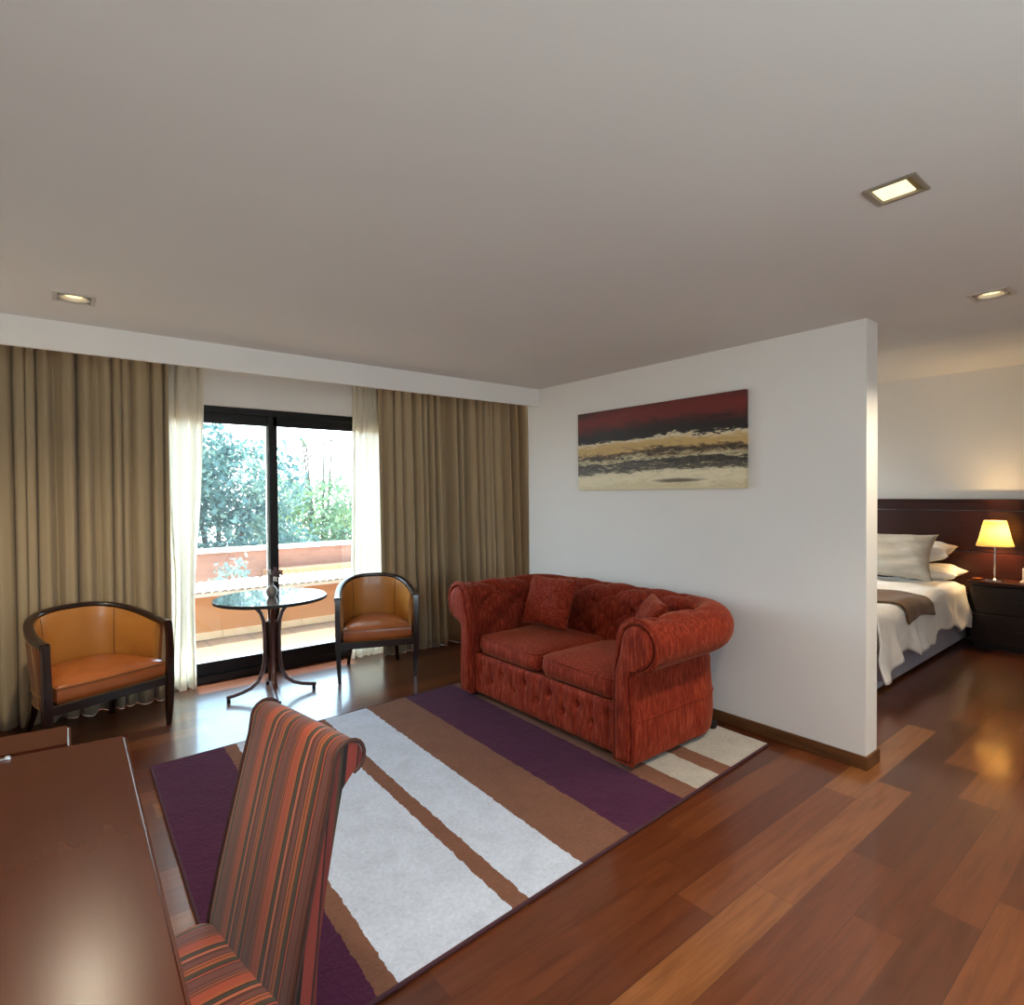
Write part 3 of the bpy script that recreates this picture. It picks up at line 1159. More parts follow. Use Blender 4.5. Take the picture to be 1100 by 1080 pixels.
def pathpt(s):
    for nm, L in segs:
        if s <= L or (nm == 'R'):
            if nm == 'L':
                return (-HW, YF + s), (-1, 0)
            if nm == 'A1':
                a = PI - s / RC
                return (-HW + RC + RC * math.cos(a), YBK - RC + RC * math.sin(a)), (math.cos(a), math.sin(a))
            if nm == 'B':
                return (-HW + RC + s, YBK), (0, 1)
            if nm == 'A2':
                a = PI / 2 - s / RC
                return (HW - RC + RC * math.cos(a), YBK - RC + RC * math.sin(a)), (math.cos(a), math.sin(a))
            return (HW, YBK - RC - s), (1, 0)
        s -= L


SP, TP = .172, .118
T0 = .30


def tuft(s, t):
    """depth of the diamond tufting at path length s (measured from the middle of the back) and profile length t"""
    if t > TUFT_END or t < .12:
        return 0.0
    u, v = s / SP, (t - T0) / TP
    h = (abs(math.sin(PI / 2 * (u + v))) * abs(math.sin(PI / 2 * (u - v)))) ** .42
    fade = smoothstep(.12, .2, t) * (1 - smoothstep(TUFT_END - .22, TUFT_END - .04, t))
    ui, vi = round(u), round(v)
    if (ui + vi) % 2:
        cands = [(ui + 1, vi), (ui - 1, vi), (ui, vi + 1), (ui, vi - 1)]
    else:
        cands = [(ui, vi)]
    d = min(math.hypot((u - a) * SP, (v - b) * TP) for a, b in cands)
    return fade * (.034 * (h - 1) - .034 * math.exp(-(d / .020) ** 2))


def sofa_sweep(s0, s1, cap0, cap1, name):
    n = max(2, int((s1 - s0) / .014))
    rows = []
    for i in range(n + 1):
        s = s0 + (s1 - s0) * i / n
        (px, py), (nx, ny) = pathpt(s)
        row = []
        for (o, z), (a, b), t in zip(fine, fn, flen):
            d = tuft(s - TOT / 2, t) * (smoothstep(0, .07, s) * smoothstep(0, .07, TOT - s))
            # fn points out of the upholstery
            oo, zz = o + a * d, z + b * d
            if t > TUFT_END and z < .56 and o > .1:      # the back is thicker below its roll
                oo +=   .10 * smoothstep(.54, .82, s) * smoothstep(.54, .82, TOT - s) * (1 - smoothstep(.46, .56, z))
            row.append((px + nx * oo, py + ny * oo, zz))
        rows.append(row)
    bm = B()
    grid_faces(bm, rows, closed_v=True, cap0=cap0, cap1=cap1)
    return mk(name, bm, SOFA, sofa, True, 50)


s_arm = segs[0][1] + arc / 2
sofa_sweep(0, s_arm, True, True, 'arm')
sofa_sweep(s_arm, TOT - s_arm, True, True, 'back')
sofa_sweep(TOT - s_arm, TOT, True, True, 'arm')
for ui in range(-12, 13):
    for vi in range(-2, 6):
        if (ui + vi) % 2:
            continue
        s, t = ui * SP + TOT / 2, T0 + vi * TP
        if not (.1 < s < TOT - .1) or not (.16 < t < TUFT_END - .16):
            continue
        k = min(range(len(flen)), key=lambda i: abs(flen[i] - t))
        (px, py), (nx, ny) = pathpt(s)
        o = fine[k][0] - fn[k][0] * .056
        z = fine[k][1] - fn[k][1] * .056
        bm = B()
        sphere(bm, (px + nx * o, py + ny * o, z), .010, 8, 6)
        mk('tufting_button', bm, SOFA, sofa)
for sg in (-1, 1):                              # padded front facings with piping
    ctr = (.155, .42)
    bm = B()
    rim = [p for p in prof[2:]]
    full = [(sg * (HW + o), z) for o, z in [(0.0, .03)] + [(0.0, .2)] + prof[1:]]
    rows = []
    cxm = sg * (HW + .09)
    for sc, dy in ((.985, 0.004), (.985, -.014), (.95, -.024), (.88, -.026), (.82, -.018), (.79, -.002), (.76, -.002), (.74, -.020), (.68, -.030), (.5, -.033), (.25, -.034)):
        row = []
        for x, z in full[:-1]:
            zc = min(max(z, .10), .69)
            cx = sg * (HW + (.064 if z < .52 else .064 + (ccn - .064) * smoothstep(.52, .66, z)))
            row.append((cx + (x - cx) * sc, YF + dy, zc + (z - zc) * sc))
        rows.append(row)
    grid_faces(bm, rows, closed_v=True, cap1=True)
    mk('arm_facing', bm, SOFA, sofa, True, 60)
    bm = B()
    tube(bm, [(x, YF - .012, z) for x, z in full[:-1]], .0080, 8)
    mk('piping', bm, SOFA, sofa)
bm = B()                                       # welt running round the lower body
pts = []
for k in range(81):
    q = .02 + (TOT - .04) * k / 80
    (px, py), (nx, ny) = pathpt(q)
    o = .139 + .10 * smoothstep(.54, .82, q) * smoothstep(.54, .82, TOT - q)
    pts.append((px + nx * o, py + ny * o, .268))
tube(bm, pts, .006, 6)
mk('seam_welt', bm, SOFA, sofa)
# tufted front rail
bm = B()
NX, NZ = 120, 22
rows = []
for j in range(NZ + 1):
    z = .035 + (.325 - .035) * j / NZ
    row = []
    for i in range(NX + 1):
        x = -HW + 2 * HW * i / NX
        e = min(1, (1 - abs(2 * j / NZ - 1)) * 6) ** .5
        b = .0
        for k in range(11):
            bx = -HW + .075 + k * (2 * HW - .15) / 10
            bz = .235 if k % 2 == 0 else .155
            d = math.hypot(x - bx, z - bz)
            b -= .024 * math.exp(-(d / .024) ** 2)
            b -= .010 * math.exp(-((x - bx) / .012) ** 2) * (1 if z > bz else .6)
        row.append((x, YF + .032 - .018 * e - b, z))
    rows.append(row)
V = grid_faces(bm, rows)
box(bm, (-HW, YF + .04, .035), (HW, YBK + .1, .315))
mk('front_rail', bm, SOFA, sofa, True, 60)


def cushion(x0, x1, y0, y1, z0, z1, r=.045, crown=.035):
    bm = B()
    n = 26
    rows = []
    cx, cy = (x0 + x1) / 2, (y0 + y1) / 2
    hx, hy = (x1 - x0) / 2, (y1 - y0) / 2

    def ring(ix, iy, z):
        pts = []
        for k in range(64):
            a = 2 * PI * k / 64
            c, s = math.cos(a), math.sin(a)
            e = .22
            pts.append((cx + math.copysign(abs(c) ** e, c) * (hx - ix), cy + math.copysign(abs(s) ** e, s) * (hy - iy), z))
        return pts
    rows.append(ring(.04, .04, z0))
    rows.append(ring(.008, .008, z0 + .012))
    rows.append(ring(-.006, -.008, z0 + (z1 - z0) * .4))
    rows.append(ring(-.002, -.004, z1 - .022))
    rows.append(ring(.004, .004, z1 - .012))
    rows.append(ring(-.002, -.002, z1 - .004))
    rows.append(ring(.010, .010, z1 + .004))
    for q in (.08, .2, .35, .55, .75, .93):
        rows.append(ring(.012 + (hx - .012) * q, .012 + (hy - .012) * q, z1 + .006 + crown * (1 - (1 - q) ** 2.4)))
    grid_faces(bm, rows, closed_v=True, cap0=True, cap1=True)
    return bm


for x0, x1 in ((-HW + .004, -.004), (.004, HW - .004)):
    mk('seat_cushion', cushion(x0, x1, YF + .03, YBK + .012, .322, .448), SOFA, sofa, True, 60)
for sx in (-1, 1):
    for yy in (YF + .06, .36):
        bm = B()
        lathe(bm, [(.018, 0), (.026, .012), (.032, .04)], 16, (sx * (HW + .065), yy, -.001))
        mk('foot', bm, BLACKP, sofa)


def put_pillow(label, loc, rot, w, h, t, mat, seed, name='throw_pillow', group=None, cat='pillow', wr=.005, pinch=.06):
    root = thing(name, label, cat, loc, 0, group)
    root.rotation_euler = rot
    mk('cover', pillow_mesh(w, h, t, 24, pinch, seed, wr), mat, root, True, 180)
    return root


put_pillow('square rust pillow leaning in the sofa\'s far corner', (2.925, 3.205, .700), (math.radians(70), 0, math.radians(-84)), .44, .38, .14, SOFA, 5)
put_pillow('square rust pillow tucked behind the sofa\'s near arm', (2.94, 2.295, .683), (math.radians(66), 0, math.radians(-132)), .40, .36, .14, SOFA, 8)


# ---------------------------------------------------------------- tub armchairs
SEAMT = simple('seam_thread', lin(110, 64, 26), .6, 0, .1, 40)


def armchair(label, loc, rz, wd=.655, dp=.56):
    root = thing('tub_armchair', label, 'armchair', loc, rz, None)
    hw = wd / 2
    yf, yb = -dp / 2, dp / 2
    # plan path from front right round the back to front left
    N = 56
    path = []
    for i in range(N + 1):
        a = PI * i / N                         # 0 at right, PI at left
        c, s = math.cos(a), math.sin(a)
        e = .62
        x = math.copysign(abs(c) ** e, c)
        y = abs(s) ** e
        path.append((x, y))
    P = []
    for x, y in path:
        px = x * (hw - .02)
        py = yf + .03 + y * (dp - .05)
        px *= 1 - .10 * ((py - yf) / dp) ** 1.5
        P.append(Vector((px, py, 0)))
    # arc length
    S = [0]
    for a, b in zip(P, P[1:]):
        S.append(S[-1] + (b - a).length)
    T = S[-1]

    def height(s):
        u = min(s, T - s) / (T / 2)
        return .672 + .125 * smoothstep(.0, .95, u) ** .85

    def nrm(i):
        t = (P[min(i + 1, N)] - P[max(i - 1, 0)]).normalized()
        return Vector((t.y, -t.x, 0))          # outward
    # wooden top rail
    bm = B()
    rows = []
    for i in range(N + 1):
        n = nrm(i)
        h = height(S[i])
        row = []
        for k in range(12):
            a = 2 * PI * k / 12
            c, s = math.cos(a), math.sin(a)
            e = .6
            o = math.copysign(abs(c) ** e, c) * .026
            z = math.copysign(abs(s) ** e, s) * .017
            p = P[i] + n * o
            row.append((p.x, p.y, h + z))
        rows.append(row)
    grid_faces(bm, rows, closed_v=True, cap0=True, cap1=True)
    mk('top_rail', bm, DARKW, root, True, 50)

    def shell(o0, o1, zb, ztop, puff):
        bm = B()
        rows = []
        for i in range(1, N):
            n = nrm(i)
            h = height(S[i]) - .012
            row = []
            M_ = 10
            for j in range(M_ + 1):
                t = j / M_
                z = zb + (h - zb) * t
                o = o0 + puff * math.sin(PI * min(1, max(0, t))) ** .7
                taper = (1 - t) * -.035 if zb < .34 else 0
                p = P[i] + n * (o + taper)
                row.append((p.x, p.y, z))
            for j in range(M_, -1, -1):
                t = j / M_
                z = zb + (h - zb) * t
                taper = (1 - t) * -.035 if zb < .34 else 0
                p = P[i] + n * (o1 + taper)
                row.append((p.x, p.y, z))
            rows.append(row)
        grid_faces(bm, rows, closed_v=True, cap0=True, cap1=True)
        return bm
    mk('inner_back', shell(-.030, -.006, .36, 0, -.016), BACKL, root, True, 50)
    mk('outer_back', shell(.018, .000, .285, 0, .004), OUTL, root, True, 50)
    for fr in (.30, .70):                      # upright seams on the inner back
        bm = B()
        i = int(N * fr)
        n = nrm(i)
        pts = []
        for j in range(9):
            t = j / 8
            z = .40 + (height(S[i]) - .42) * t
            p = P[i] + n * (-.031 - .016 * math.sin(PI * min(1, (z - .36) / (height(S[i]) - .372))) ** .7)
            pts.append((p.x, p.y, z))
        tube(bm, pts, .003, 6)
        mk('seam', bm, SEAMT, root)
    bm = B()                                   # light piping round the outer panel
    for i0, i1 in ((2, N - 2),):
        tube(bm, [P[i] + nrm(i) * (-.012) + Vector((0, 0, .288)) for i in range(i0, i1 + 1)], .004, 6)
        tube(bm, [P[i] + nrm(i) * (.022) + Vector((0, 0, height(S[i]) - .026)) for i in range(i0, i1 + 1)], .0035, 6)
    for i in (2, N - 2):
        tube(bm, [P[i] + nrm(i) * (.021 - .033 * (1 - t)) + Vector((0, 0, .288 + (height(S[i]) - .31) * t)) for t in (0, .25, .5, .75, 1)], .0035, 6)
    mk('piping', bm, PIPING, root)
    # seat frame
    bm = B()
    ring_o = [P[i] + nrm(i) * (-.022) for i in range(N + 1)]
    poly = [(p.x, p.y) for p in ring_o]
    poly = [(poly[0][0], yf + .015)] + poly + [(poly[-1][0], yf + .015)]
    prism(bm, poly, .268, .330, .006, 2)
    mk('seat_frame', bm, DARKW, root, True, 40)
    bm = B()
    k = -hw + .05
    while k < hw - .045:
        sphere(bm, (k, yf + .012, .325), .0055, 6, 5, (1, .6, 1))
        k += .0135
    mk('nailhead_trim', bm, BRASS, root)
    # cushion
    bm = B()
    ins = [P[i] + nrm(i) * (-.046) for i in range(2, N - 1)]
    cxy = Vector((0, .02, 0))
    out = [Vector((hw - .062, yf - .002, 0))] + ins + [Vector((-hw + .062, yf - .002, 0))]
    m_ = 10
    a, b = out[-1], out[0]
    out += [a.lerp(b, q / m_) + Vector((0, -.012 * math.sin(PI * q / m_), 0)) for q in range(1, m_)]
    rows = []
    for sc, z in ((.94, .330), (.985, .338), (1.0, .365), (1.0, .405), (.99, .425), (.965, .437), (.88, .452), (.7, .468), (.45, .478), (.2, .482)):
        rows.append([(cxy.x + (p.x - cxy.x) * sc, cxy.y + (p.y - cxy.y) * sc, z) for p in out])
    grid_faces(bm, rows, closed_v=True, cap0=True, cap1=True)
    cu = mk('seat_cushion', bm, SEATL, root, True, 60)
    bm = B()
    tube(bm, [(cxy.x + (p.x - cxy.x) * 1.0, cxy.y + (p.y - cxy.y) * 1.0, .424) for p in out] + [tuple(out[0].xy) + (.424,)], .0045, 6)
    mk('welt', bm, OUTL, cu)
    # front legs rising into the arm posts
    for sg in (-1, 1):
        bm = B()
        x = sg * (hw - .020)
        pts = [(x - sg * .012, yf + .022, 0), (x - sg * .006, yf + .020, .15), (x - sg * .002, yf + .020, .30), (x, yf + .016, .48), (x, yf + .022, .60), (x - sg * .001, yf + .034, .676)]
        rows = []
        for (px, py, pz), w_ in zip(pts, (.026, .036, .044, .040, .038, .042)):
            h_ = w_ / 2
            rows.append([(px - h_, py - h_, pz), (px + h_, py - h_, pz), (px + h_, py + h_, pz), (px - h_, py + h_, pz)])
        grid_faces(bm, rows, closed_v=True, cap0=True, cap1=True)
        es = [e for e in bm.edges if abs((e.verts[0].co - e.verts[1].co).z) > .02]
        bmesh.ops.bevel(bm, geom=es, offset=.005, segments=2, affect='EDGES')
        mk('leg', bm, DARKW, root, True, 40)
    for sg in (-1, 1):
        bm = B()
        x = sg * (hw - .14)
        pts = [(x + sg * .025, yb + .02, 0), (x + sg * .006, yb - .045, .16), (x, yb - .07, .30)]
        rows = []
        for (px, py, pz), w_ in zip(pts, (.026, .036, .044)):
            h_ = w_ / 2
            rows.append([(px - h_, py - h_, pz), (px + h_, py - h_, pz), (px + h_, py + h_, pz), (px - h_, py + h_, pz)])
        grid_faces(bm, rows, closed_v=True, cap0=True, cap1=True)
        mk('leg', bm, DARKW, root, True, 40)
    return root


# facing +-.36,-.93
a1 = math.atan2(.36, .93)
armchair('orange-brown leather tub armchair with dark wood rail in front of the left drape', (.304 - .278 * .36, 4.266 + .278 * .93, 0), a1, .725, .555)
armchair('tan leather tub armchair with dark wood rail right of the round table', (2.075 + .27 * .36, 4.332 + .27 * .93, 0), -a1, .665, .54)

# ---------------------------------------------------------------- round table and vase
TC = (1.305, 4.53)
table = thing('round_table', 'small round bistro table with dark edge and curved pedestal legs before the balcony door', 'table', (TC[0], TC[1], 0), math.radians(-9))
TR = .395
bm = B()
lathe(bm, [(TR - .012, .727), (TR, .731), (TR, .748), (TR - .004, .752)], 64)
mk('tabletop', bm, simple('table_laminate', lin(84, 78, 78), .08, 0, .08, 6, coat=1.0, spec=.8), table)
bm = B()
lathe(bm, [(TR + .001, .729), (TR + .005, .732), (TR + .005, .747), (TR + .001, .750)], 64, cap=False)
mk('edge_band', bm, BLACKP, table)
for k in range(4):
    a = k * PI / 2
    d = Vector((math.cos(a), math.sin(a), 0))
    pr = [(.225, .722), (.17, .712), (.115, .685), (.075, .635), (.056, .57), (.050, .48), (.050, .36), (.053, .27), (.068, .19), (.10, .125), (.15, .083), (.21, .060), (.27, .046), (.315, .040)]
    # dense
    pts = []
    for i in range(len(pr) - 1):
        for q in range(3):
            t = q / 3
            pts.append(d * (pr[i][0] + (pr[i + 1][0] - pr[i][0]) * t) + Vector((0, 0, pr[i][1] + (pr[i + 1][1] - pr[i][1]) * t)))
    pts.append(d * pr[-1][0] + Vector((0, 0, pr[-1][1])))
    bm = B()
    side = Vector((-d.y, d.x, 0))
    rows = []
    for i, p in enumerate(pts):
        t = (pts[min(i + 1, len(pts) - 1)] - pts[max(i - 1, 0)]).normalized()
        u = side.cross(t).normalized()
        hw_, hh = .018, .014
        row = []
        for c, s in ((-1, -.6), (-.6, -1), (.6, -1), (1, -.6), (1, .6), (.6, 1), (-.6, 1), (-1, .6)):
            row.append(p + side * hw_ * c + u * hh * s)
        rows.append(row)
    grid_faces(bm, rows, closed_v=True, cap0=True, cap1=True)
    lg = mk('leg', bm, BENTW, table, True, 50)
    bm = B()
    lathe(bm, [(.012, 0), (.014, .004), (.012, .03)], 12, tuple(d * .300))
    mk('glide', bm, BLACKP, lg)
bm = B()
lathe(bm, [(.036, .30), (.040, .31), (.040, .56), (.036, .57)], 20)
mk('spacer_block', bm, DARKW, table)

vase = thing('bud_vase', 'small round grey bud vase on the bistro table', 'vase', (1.300, 4.50, .752))
bm = B()
lathe(bm, [(.012, 0), (.024, .002), (.036, .018), (.041, .040), (.038, .060), (.026, .078), (.013, .088), (.011, .100), (.014, .106), (.010, .104), (.008, .09)], 28)
mk('body', bm, simple('grey_ceramic', lin(120, 112, 108), .3, 0, .1, 12), vase)
spr = thing('flower_sprig', 'sprig of small white and brown dried flowers in the bud vase', 'flowers', (1.300, 4.50, .84))
bm = B()
rnd = random.Random(4)
tips = [(-.018, .0, .105), (.012, .0, .085), (.052, .01, .075), (.066, -.006, .092), (.03, .01, .115), (.024, -.01, .045)]
for t in tips:
    tube(bm, [(0, 0, 0), (t[0] * .3, t[1] * .3, t[2] * .55), t], .0028, 5)
mk('stem', bm, simple('brown_stem', lin(70, 48, 40), .8, 0, .1, 30), spr)
for k, t in enumerate(tips):
    bm = B()
    for q in range(7):
        a = q * 2.4
        p = Vector(t) + Vector((math.cos(a) * .009, math.sin(a) * .009, (q - 3) * .005))
        sphere(bm, p, .008, 6, 5, (1, 1, .8))
    mk('flower', bm, simple('white_petals', lin(226, 220, 218), .7, 0, .05, 40) if k in (0, 5) else simple('mauve_petals', lin(96, 66, 66), .8, 0, .2, 60), spr)

# ---------------------------------------------------------------- desk, console
desk = thing('desk', 'glossy mahogany writing desk in the left foreground', 'desk', (-.15, 1.3, 0))
ox, oy = -.15, 1.3
top_poly = [(.146, .30), (.187, 2.255), (-.535, 2.335), (-.535, .30)]
tp = [(x - ox, y - oy) for x, y in top_poly]
bm = B()
prism(bm, tp, .708, .740, .009, 3)
mk('desktop', bm, DESKW, desk, True, 40)
bm = B()
box(bm, (.10 - ox, 2.13 - oy, 0), (-.52 - ox, 2.20 - oy, .708), .003, 1)
mk('side_panel', bm, DESKW, desk, False)
bm = B()
box(bm, (-.52 - ox, .36 - oy, 0), (.07 - ox, .40 - oy, .708), .003, 1)
mk('side_panel', bm, DESKW, desk, False)
bm = B()
box(bm, (-.52 - ox, .40 - oy, .25), (-.49 - ox, 2.13 - oy, .708))
mk('modesty_panel', bm, DESKW, desk, False)
bm = B()
box(bm, (-.46 - ox, .62 - oy, .60), (.085 - ox, 1.15 - oy, .706), .003, 1)
dr = mk('drawer', bm, DESKW, desk, False)
bm = B()
tube(bm, [(.085 - ox, .80 - oy, .655), (.108 - ox, .81 - oy, .655), (.108 - ox, .96 - oy, .655), (.085 - ox, .97 - oy, .655)], .006, 8)
mk('handle', bm, CHROME, dr)
cons = thing('console', 'narrower mahogany side unit adjoining the desk\'s far edge', 'side table', (-.25, 2.40, 0))
ox, oy = -.25, 2.40
bm = B()
prism(bm, [(x - ox, y - oy) for x, y in ((.046, 2.282), (.049, 2.475), (-.535, 2.545), (-.535, 2.346))], .708, .740, .009, 3)
mk('top', bm, DESKW, cons, True, 40)
bm = B()
prism(bm, [(x - ox, y - oy) for x, y in ((.02, 2.30), (.02, 2.455), (-.52, 2.52), (-.52, 2.36))], .0, .708)
mk('body', bm, DESKW, cons, False)
clip = thing('metal_clip', 'small shiny metal piece at the desk\'s far left edge', 'clip', (-.125, 2.268, .740), math.radians(173))
bm = B()
box(bm, (-.028, -.008, 0), (.05, .008, .005), .002, 2)
mk('plate', bm, CHROME, clip)
bm = B()
sphere(bm, (-.020, 0, .006), .006, 10, 7, (1, 1, .7))
mk('screw', bm, CHROME, clip)

# ---------------------------------------------------------------- striped desk chair
CORD = simple('dark_piping', lin(60, 32, 24), .7, 0, .1, 40)
th = math.atan2(-.985, .17)                  # local -Y faces the desk
chair = thing('desk_chair', 'high-backed chair in orange and brown stripes pulled up to the desk', 'chair', (.335, 1.405, 0), th)
CW = .425
hw = CW / 2
# side profile of the back (y, z): front face up, over the roll, down the rear
front = [(-.004, .40), (.004, .46), (.026, .56), (.054, .68), (.084, .80), (.108, .89)]
roll_c = (.152, .928)
rr = .038
roll = [(roll_c[0] + rr * math.cos(a), roll_c[1] + rr * math.sin(a)) for a in [PI * .93 - q * (PI * 1.35) / 12 for q in range(13)]]
rear = [(.132, .865), (.112, .78), (.086, .66), (.066, .54), (.058, .42), (.058, .36)]
outline = front + roll + rear
rows = []
K = 25
bm = B()
for i in range(K):
    t = i / (K - 1)
    x = -hw + CW * t
    e = 1 - (abs(2 * t - 1) ** 8) * .10          # eased edges
    row = []
    for (y, z) in outline:
        sx = x * (1 - .05 * smoothstep(.45, .97, z))
        bul = -.012 * (1 - (2 * t - 1) ** 2) if y < .11 and .42 < z < .9 else 0
        cyc = .03 + .10 * smoothstep(.45, .95, z)
        row.append((sx, cyc + (y - cyc) * e + bul, z if z < .9 else .92 + (z - .92) * e))
    rows.append(row)
grid_faces(bm, rows, closed_v=True, cap0=True, cap1=True)
bk = mk('backrest', bm, STRIPE, chair, True, 50)
FLANK = NT('flank_stripes')
_c = FLANK.n('ShaderNodeTexCoord')
_s = FLANK.n('ShaderNodeSeparateXYZ')
FLANK.l(_c.outputs['Object'], _s.inputs[0])
_f = FLANK.math('SUBTRACT', _s.outputs['Y'], FLANK.math('MULTIPLY', _s.outputs['Z'], .13))
_f = FLANK.math('FRACT', FLANK.math('DIVIDE', FLANK.math('ADD', _f, 1.0), .064))
FLANK.base(FLANK.ramp(_f, [(0, lin(120, 44, 34)), (.40, lin(40, 18, 14)), (.47, lin(96, 34, 28)), (.70, lin(60, 44, 30)), (.82, lin(24, 12, 10))], 'CONSTANT'))
FLANK.p(Roughness=.8)
bk.data.materials.append(FLANK.m)
for p in bk.data.polygons:
    if abs(p.normal.x) > .8:
        p.material_index = 1
for sg in (-1, 1):                             # cord along the side edges
    bm = B()
    tube(bm, [(sg * hw * (1 - .05 * smoothstep(.45, .97, z)) * .995, y, z) for y, z in front + roll], .005, 6)
    mk('edge_piping', bm, CORD, chair)
mk('seat', cushion(-hw, hw, -.43, .002, .375, .452, crown=.022), STRIPE, chair, True, 60)
bm = B()
box(bm, (-hw + .008, -.42, .30), (hw - .008, .05, .378), .006, 2)
mk('seat_frame', bm, STRIPE, chair, True, 40)
for sg in (-1, 1):
    for (y0, y1) in ((-.395, -.395), (.03, .04)):
        bm = B()
        rows = []
        for t, w_ in ((0, .030), (1, .042)):
            cx, cy, cz = sg * (hw - .03), y1 + (y0 - y1) * t, .30 * t
            h_ = w_ / 2
            rows.append([(cx - h_, cy - h_, cz), (cx + h_, cy - h_, cz), (cx + h_, cy + h_, cz), (cx - h_, cy + h_, cz)])
        grid_faces(bm, rows, closed_v=True, cap0=True, cap1=True)
        mk('leg', bm, DARKW, chair, False)

# ---------------------------------------------------------------- bedroom
hb = thing('headboard', 'long dark mahogany headboard panel fixed to the bedroom wall', 'headboard', (7.27, 2.3, 0))
bm = B()
z0 = .02
for za, zb in ((.02, .47), (.476, .89), (.896, 1.305), (1.311, 1.40)):
    box(bm, (-.012, -1.9, za), (.028, 1.7, zb), .003, 1)
mk('panel', bm, HEADW, hb, False)
bm = B()
box(bm, (-.03, -1.91, 1.40), (.029, 1.71, 1.424), .004, 2)
mk('cap_rail', bm, HEADW, hb, False)

BX0, BX1, BY0, BY1 = 4.70, 7.24, 1.64, 3.30
bed = thing('bed', 'double bed in white duvet partly hidden by the partition', 'bed', ((BX0 + BX1) / 2, (BY0 + BY1) / 2, 0))
ox, oy = (BX0 + BX1) / 2, (BY0 + BY1) / 2
bm = B()
box(bm, (BX0 + .02 - ox, BY0 + .02 - oy, .30), (BX1 - ox, BY1 - .02 - oy, .56), .05, 4)
mk('mattress', bm, LINEN, bed)
bm = B()
poly = []
rc = .12
for cx, cy, a0 in ((BX0 + rc, BY0 + rc, PI), (BX1 - .02, BY0 + .02, None), (BX1 - .02, BY1 - .02, None), (BX0 + rc, BY1 - rc, PI / 2)):
    if a0 is None:
        poly.append((cx - ox, cy - oy))
    else:
        for q in range(9):
            a = a0 + (PI / 2) * q / 8 if a0 == PI else PI / 2 + (PI / 2) * q / 8
            poly.append((cx + rc * math.cos(a) - ox, cy + rc * math.sin(a) - oy))
prism(bm, poly, .035, .31)
bmesh.ops.recalc_face_normals(bm, faces=bm.faces[:])
mk('bed_skirt', bm, SKIRTF, bed, True, 50)
for x in (BX0 + .25, BX1 - .2):
    for y in (BY0 + .2, BY1 - .2):
        bm = B()
        lathe(bm, [(.03, 0), (.035, .04)], 14, (x - ox, y - oy, 0))
        mk('leg', bm, BLACKP, bed)


def cloth_section(s, drop, top, edge_y, r=.07):
    """across the bed: s=0 middle .. goes to the near edge then down; returns (y, z)"""
    flat = 1.0
    if s < flat:
        return edge_y + r + (flat - s), top
    s -= flat
    arcL = PI / 2 * r
    if s < arcL:
        a = s / r
        return edge_y + r - r * math.sin(a), top - r + r * math.cos(a)
    return edge_y - .0, top - r - (s - arcL)


def drape_sheet(x0, x1, hem, top, off, mat, name, parent, seed, n=90, m=46, amp=.02, pos=(0, 0, 0)):
    rnd = random.Random(seed)
    ph = [rnd.uniform(0, 6.28) for _ in range(8)]
    rows = []
    for i in range(n + 1):
        x = x0 + (x1 - x0) * i / n
        L = 1.0 + PI / 2 * .07 + (top - .07 - hem(x))
        row = []
        for j in range(m + 1):
            s = L * j / m
            y, z = cloth_section(s, 0, top + off, BY0 - .035 - off)
            k = max(0, (s - 1.05) / .4)
            wv = math.sin(x * 13 + ph[0] + 1.2 * math.sin(x * 4 + ph[1])) + .6 * math.sin(x * 29 + ph[2])
            y -= k * (amp * (wv + 1.0) + .015 + .03 * math.sin(x * 6.1 + 9 * z + ph[5]) ** 2)
            z += .010 * math.sin(9 * x + 5 * s + ph[3]) + .008 * math.sin(16 * s - 7 * x + ph[4]) if s < 1.1 else 0
            row.append((x - pos[0], y - pos[1], z - pos[2]))
        rows.append(row)
    bm = B()
    grid_faces(bm, rows)
    o = mk(name, bm, mat, parent, True, 180)
    md = o.modifiers.new('thickness', 'SOLIDIFY')
    md.thickness = .012
    md.offset = 1.0
    return o


dv = thing('duvet', 'rumpled white duvet hanging over the near side of the bed', 'duvet', (ox, oy, .575))
drape_sheet(BX0 - .02, 6.88, lambda x: .25 + .05 * math.sin(x * 5.2 + 1) - .13 * smoothstep(5.15, 4.8, x) + .02 * math.sin(x * 17), .60, 0, LINEN, 'cover', dv, 3, 130, 60, .020, (ox, oy, .575))
fr = thing('bed_throw', 'brown woven throw laid across the white duvet', 'throw', (5.45, oy, .62))
drape_sheet(5.22, 5.84, lambda x: .45 + .03 * math.sin(x * 6), .60, .022, RUNNER, 'cloth', fr, 3, 50, 40, .020, (5.45, oy, .62))
put_pillow('grey satin pillow in front on the bed, leaning on the white pillows', (6.63, 2.17, .865), (math.radians(60), 0, math.radians(-86)), .80, .50, .22, GREYLIN, 11, 'bed_pillow', wr=.012, pinch=.12)
put_pillow('upper white pillow stacked behind the grey satin pillow', (6.98, 2.11, .885), (math.radians(10), math.radians(-3), math.radians(-88)), .80, .42, .17, LINEN, 12, 'bed_pillow', wr=.012, pinch=.08)
put_pillow('lower white pillow lying flat against the headboard', (7.02, 2.04, .690), (math.radians(2), 0, math.radians(-90)), .80, .40, .15, LINEN, 13, 'bed_pillow', wr=.010, pinch=.08)

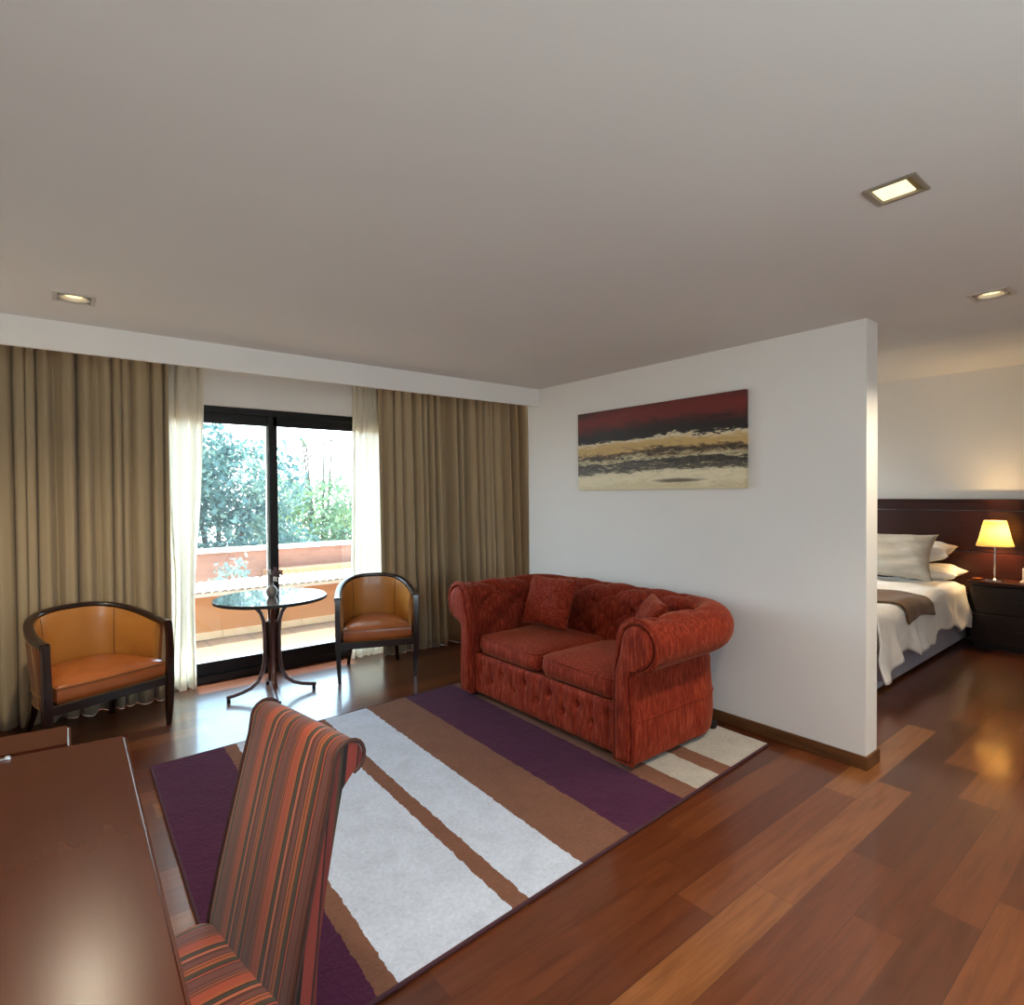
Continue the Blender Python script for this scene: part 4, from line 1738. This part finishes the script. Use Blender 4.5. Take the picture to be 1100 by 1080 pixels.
ns = thing('nightstand', 'dark mahogany bedside cabinet beside the bed', 'nightstand', (7.08, 1.17, 0))
bm = B()
box(bm, (-.16, -.42, .615), (.175, .42, .645), .004, 2)
mk('top', bm, HEADW, ns, False)
NSW = mat_wood('espresso_wood', lin(20, 9, 6), lin(34, 14, 9), 'y', 0.35, 0.1)
bm = B()
box(bm, (-.12, -.40, .04), (.17, .40, .615), .003, 1)
mk('body', bm, NSW, ns, False)
for z0, z1 in ((.07, .33), (.345, .60)):
    bm = B()
    box(bm, (-.138, -.385, z0), (-.12, .385, z1), .003, 1)
    d = mk('drawer', bm, NSW, ns, False)
    bm = B()
    tube(bm, [(-.138, -.05, (z0 + z1) / 2), (-.155, -.045, (z0 + z1) / 2), (-.155, .045, (z0 + z1) / 2), (-.138, .05, (z0 + z1) / 2)], .004, 8)
    mk('handle', bm, DARKW, d)
bm = B()
box(bm, (-.09, -.38, 0), (.16, .38, .04))
mk('plinth', bm, BLACKP, ns, False)

SHADE = mat_shade()
RIM = simple('cream_rim', lin(236, 214, 160), .7, 0, .04, 30)
BULB = mat_emit('lamp_bulb', (1.0, .74, .36, 1), 4.0)


def table_lamp(label, loc):
    lamp = thing('table_lamp', label, 'lamp', loc)
    bm = B()
    box(bm, (-.06, -.06, 0), (.06, .06, .012), .003, 2)
    lathe(bm, [(.03, .012), (.02, .02), (.012, .03)], 20)
    mk('base', bm, CHROME, lamp)
    bm = B()
    lathe(bm, [(.0075, .012), (.0075, .40)], 14)
    mk('stem', bm, CHROME, lamp)
    bm = B()
    rows = []
    for z, r in ((.335, .140), (.40, .120), (.50, .097), (.575, .082)):
        rows.append([((r + .005 * (1 if k % 2 else -1)) * math.cos(2 * PI * k / 92), (r + .005 * (1 if k % 2 else -1)) * math.sin(2 * PI * k / 92), z) for k in range(92)])
    grid_faces(bm, rows, closed_v=True)
    sh = mk('shade', bm, SHADE, lamp, True, 180)
    bm = B()
    for z, r in ((.335, .141), (.575, .083)):
        bm = B()
        tube(bm, [(r * math.cos(2 * PI * k / 40), r * math.sin(2 * PI * k / 40), z) for k in range(41)], .003, 6, caps=False)
        mk('shade_rim', bm, RIM, sh)
    bm = B()
    sphere(bm, (0, 0, .455), .028, 14, 10, (1, 1, 1.2))
    mk('bulb', bm, BULB, lamp)
    pl_ = bpy.data.lights.new('lamp_light', 'POINT')
    pl_.energy = 19
    pl_.color = (1.0, .66, .30)
    pl_.shadow_soft_size = .04
    po = bpy.data.objects.new('lamp_light', pl_)
    COL.objects.link(po)
    po.parent = lamp
    po.location = (0, 0, .455)



table_lamp('lit table lamp with pleated yellow shade on the bedside cabinet', (7.06, 1.405, .645))
ph = thing('telephone', 'small white upright telephone at the right end of the bedside cabinet', 'telephone', (7.08, 1.185, .645))
bm = B()
box(bm, (-.03, -.02, .012), (.03, .02, .14), .012, 3)
mk('handset', bm, simple('white_plastic', lin(230, 226, 220), .4, 0, .02, 30), ph)
bm = B()
box(bm, (-.045, -.035, 0), (.045, .035, .018), .006, 2)
mk('cradle', bm, simple('ivory_plastic', lin(214, 206, 196), .45, 0, .02, 30), ph)
pt_ = thing('trinket_dish', 'little brown dish on the bedside cabinet left of the lamp', 'dish', (7.0, 1.525, .645))
bm = B()
lathe(bm, [(.018, 0), (.034, .012), (.036, .018), (.030, .016), (.012, .006)], 24)
mk('bowl', bm, simple('amber_wood', lin(136, 78, 40), .35, 0, .1, 30), pt_)
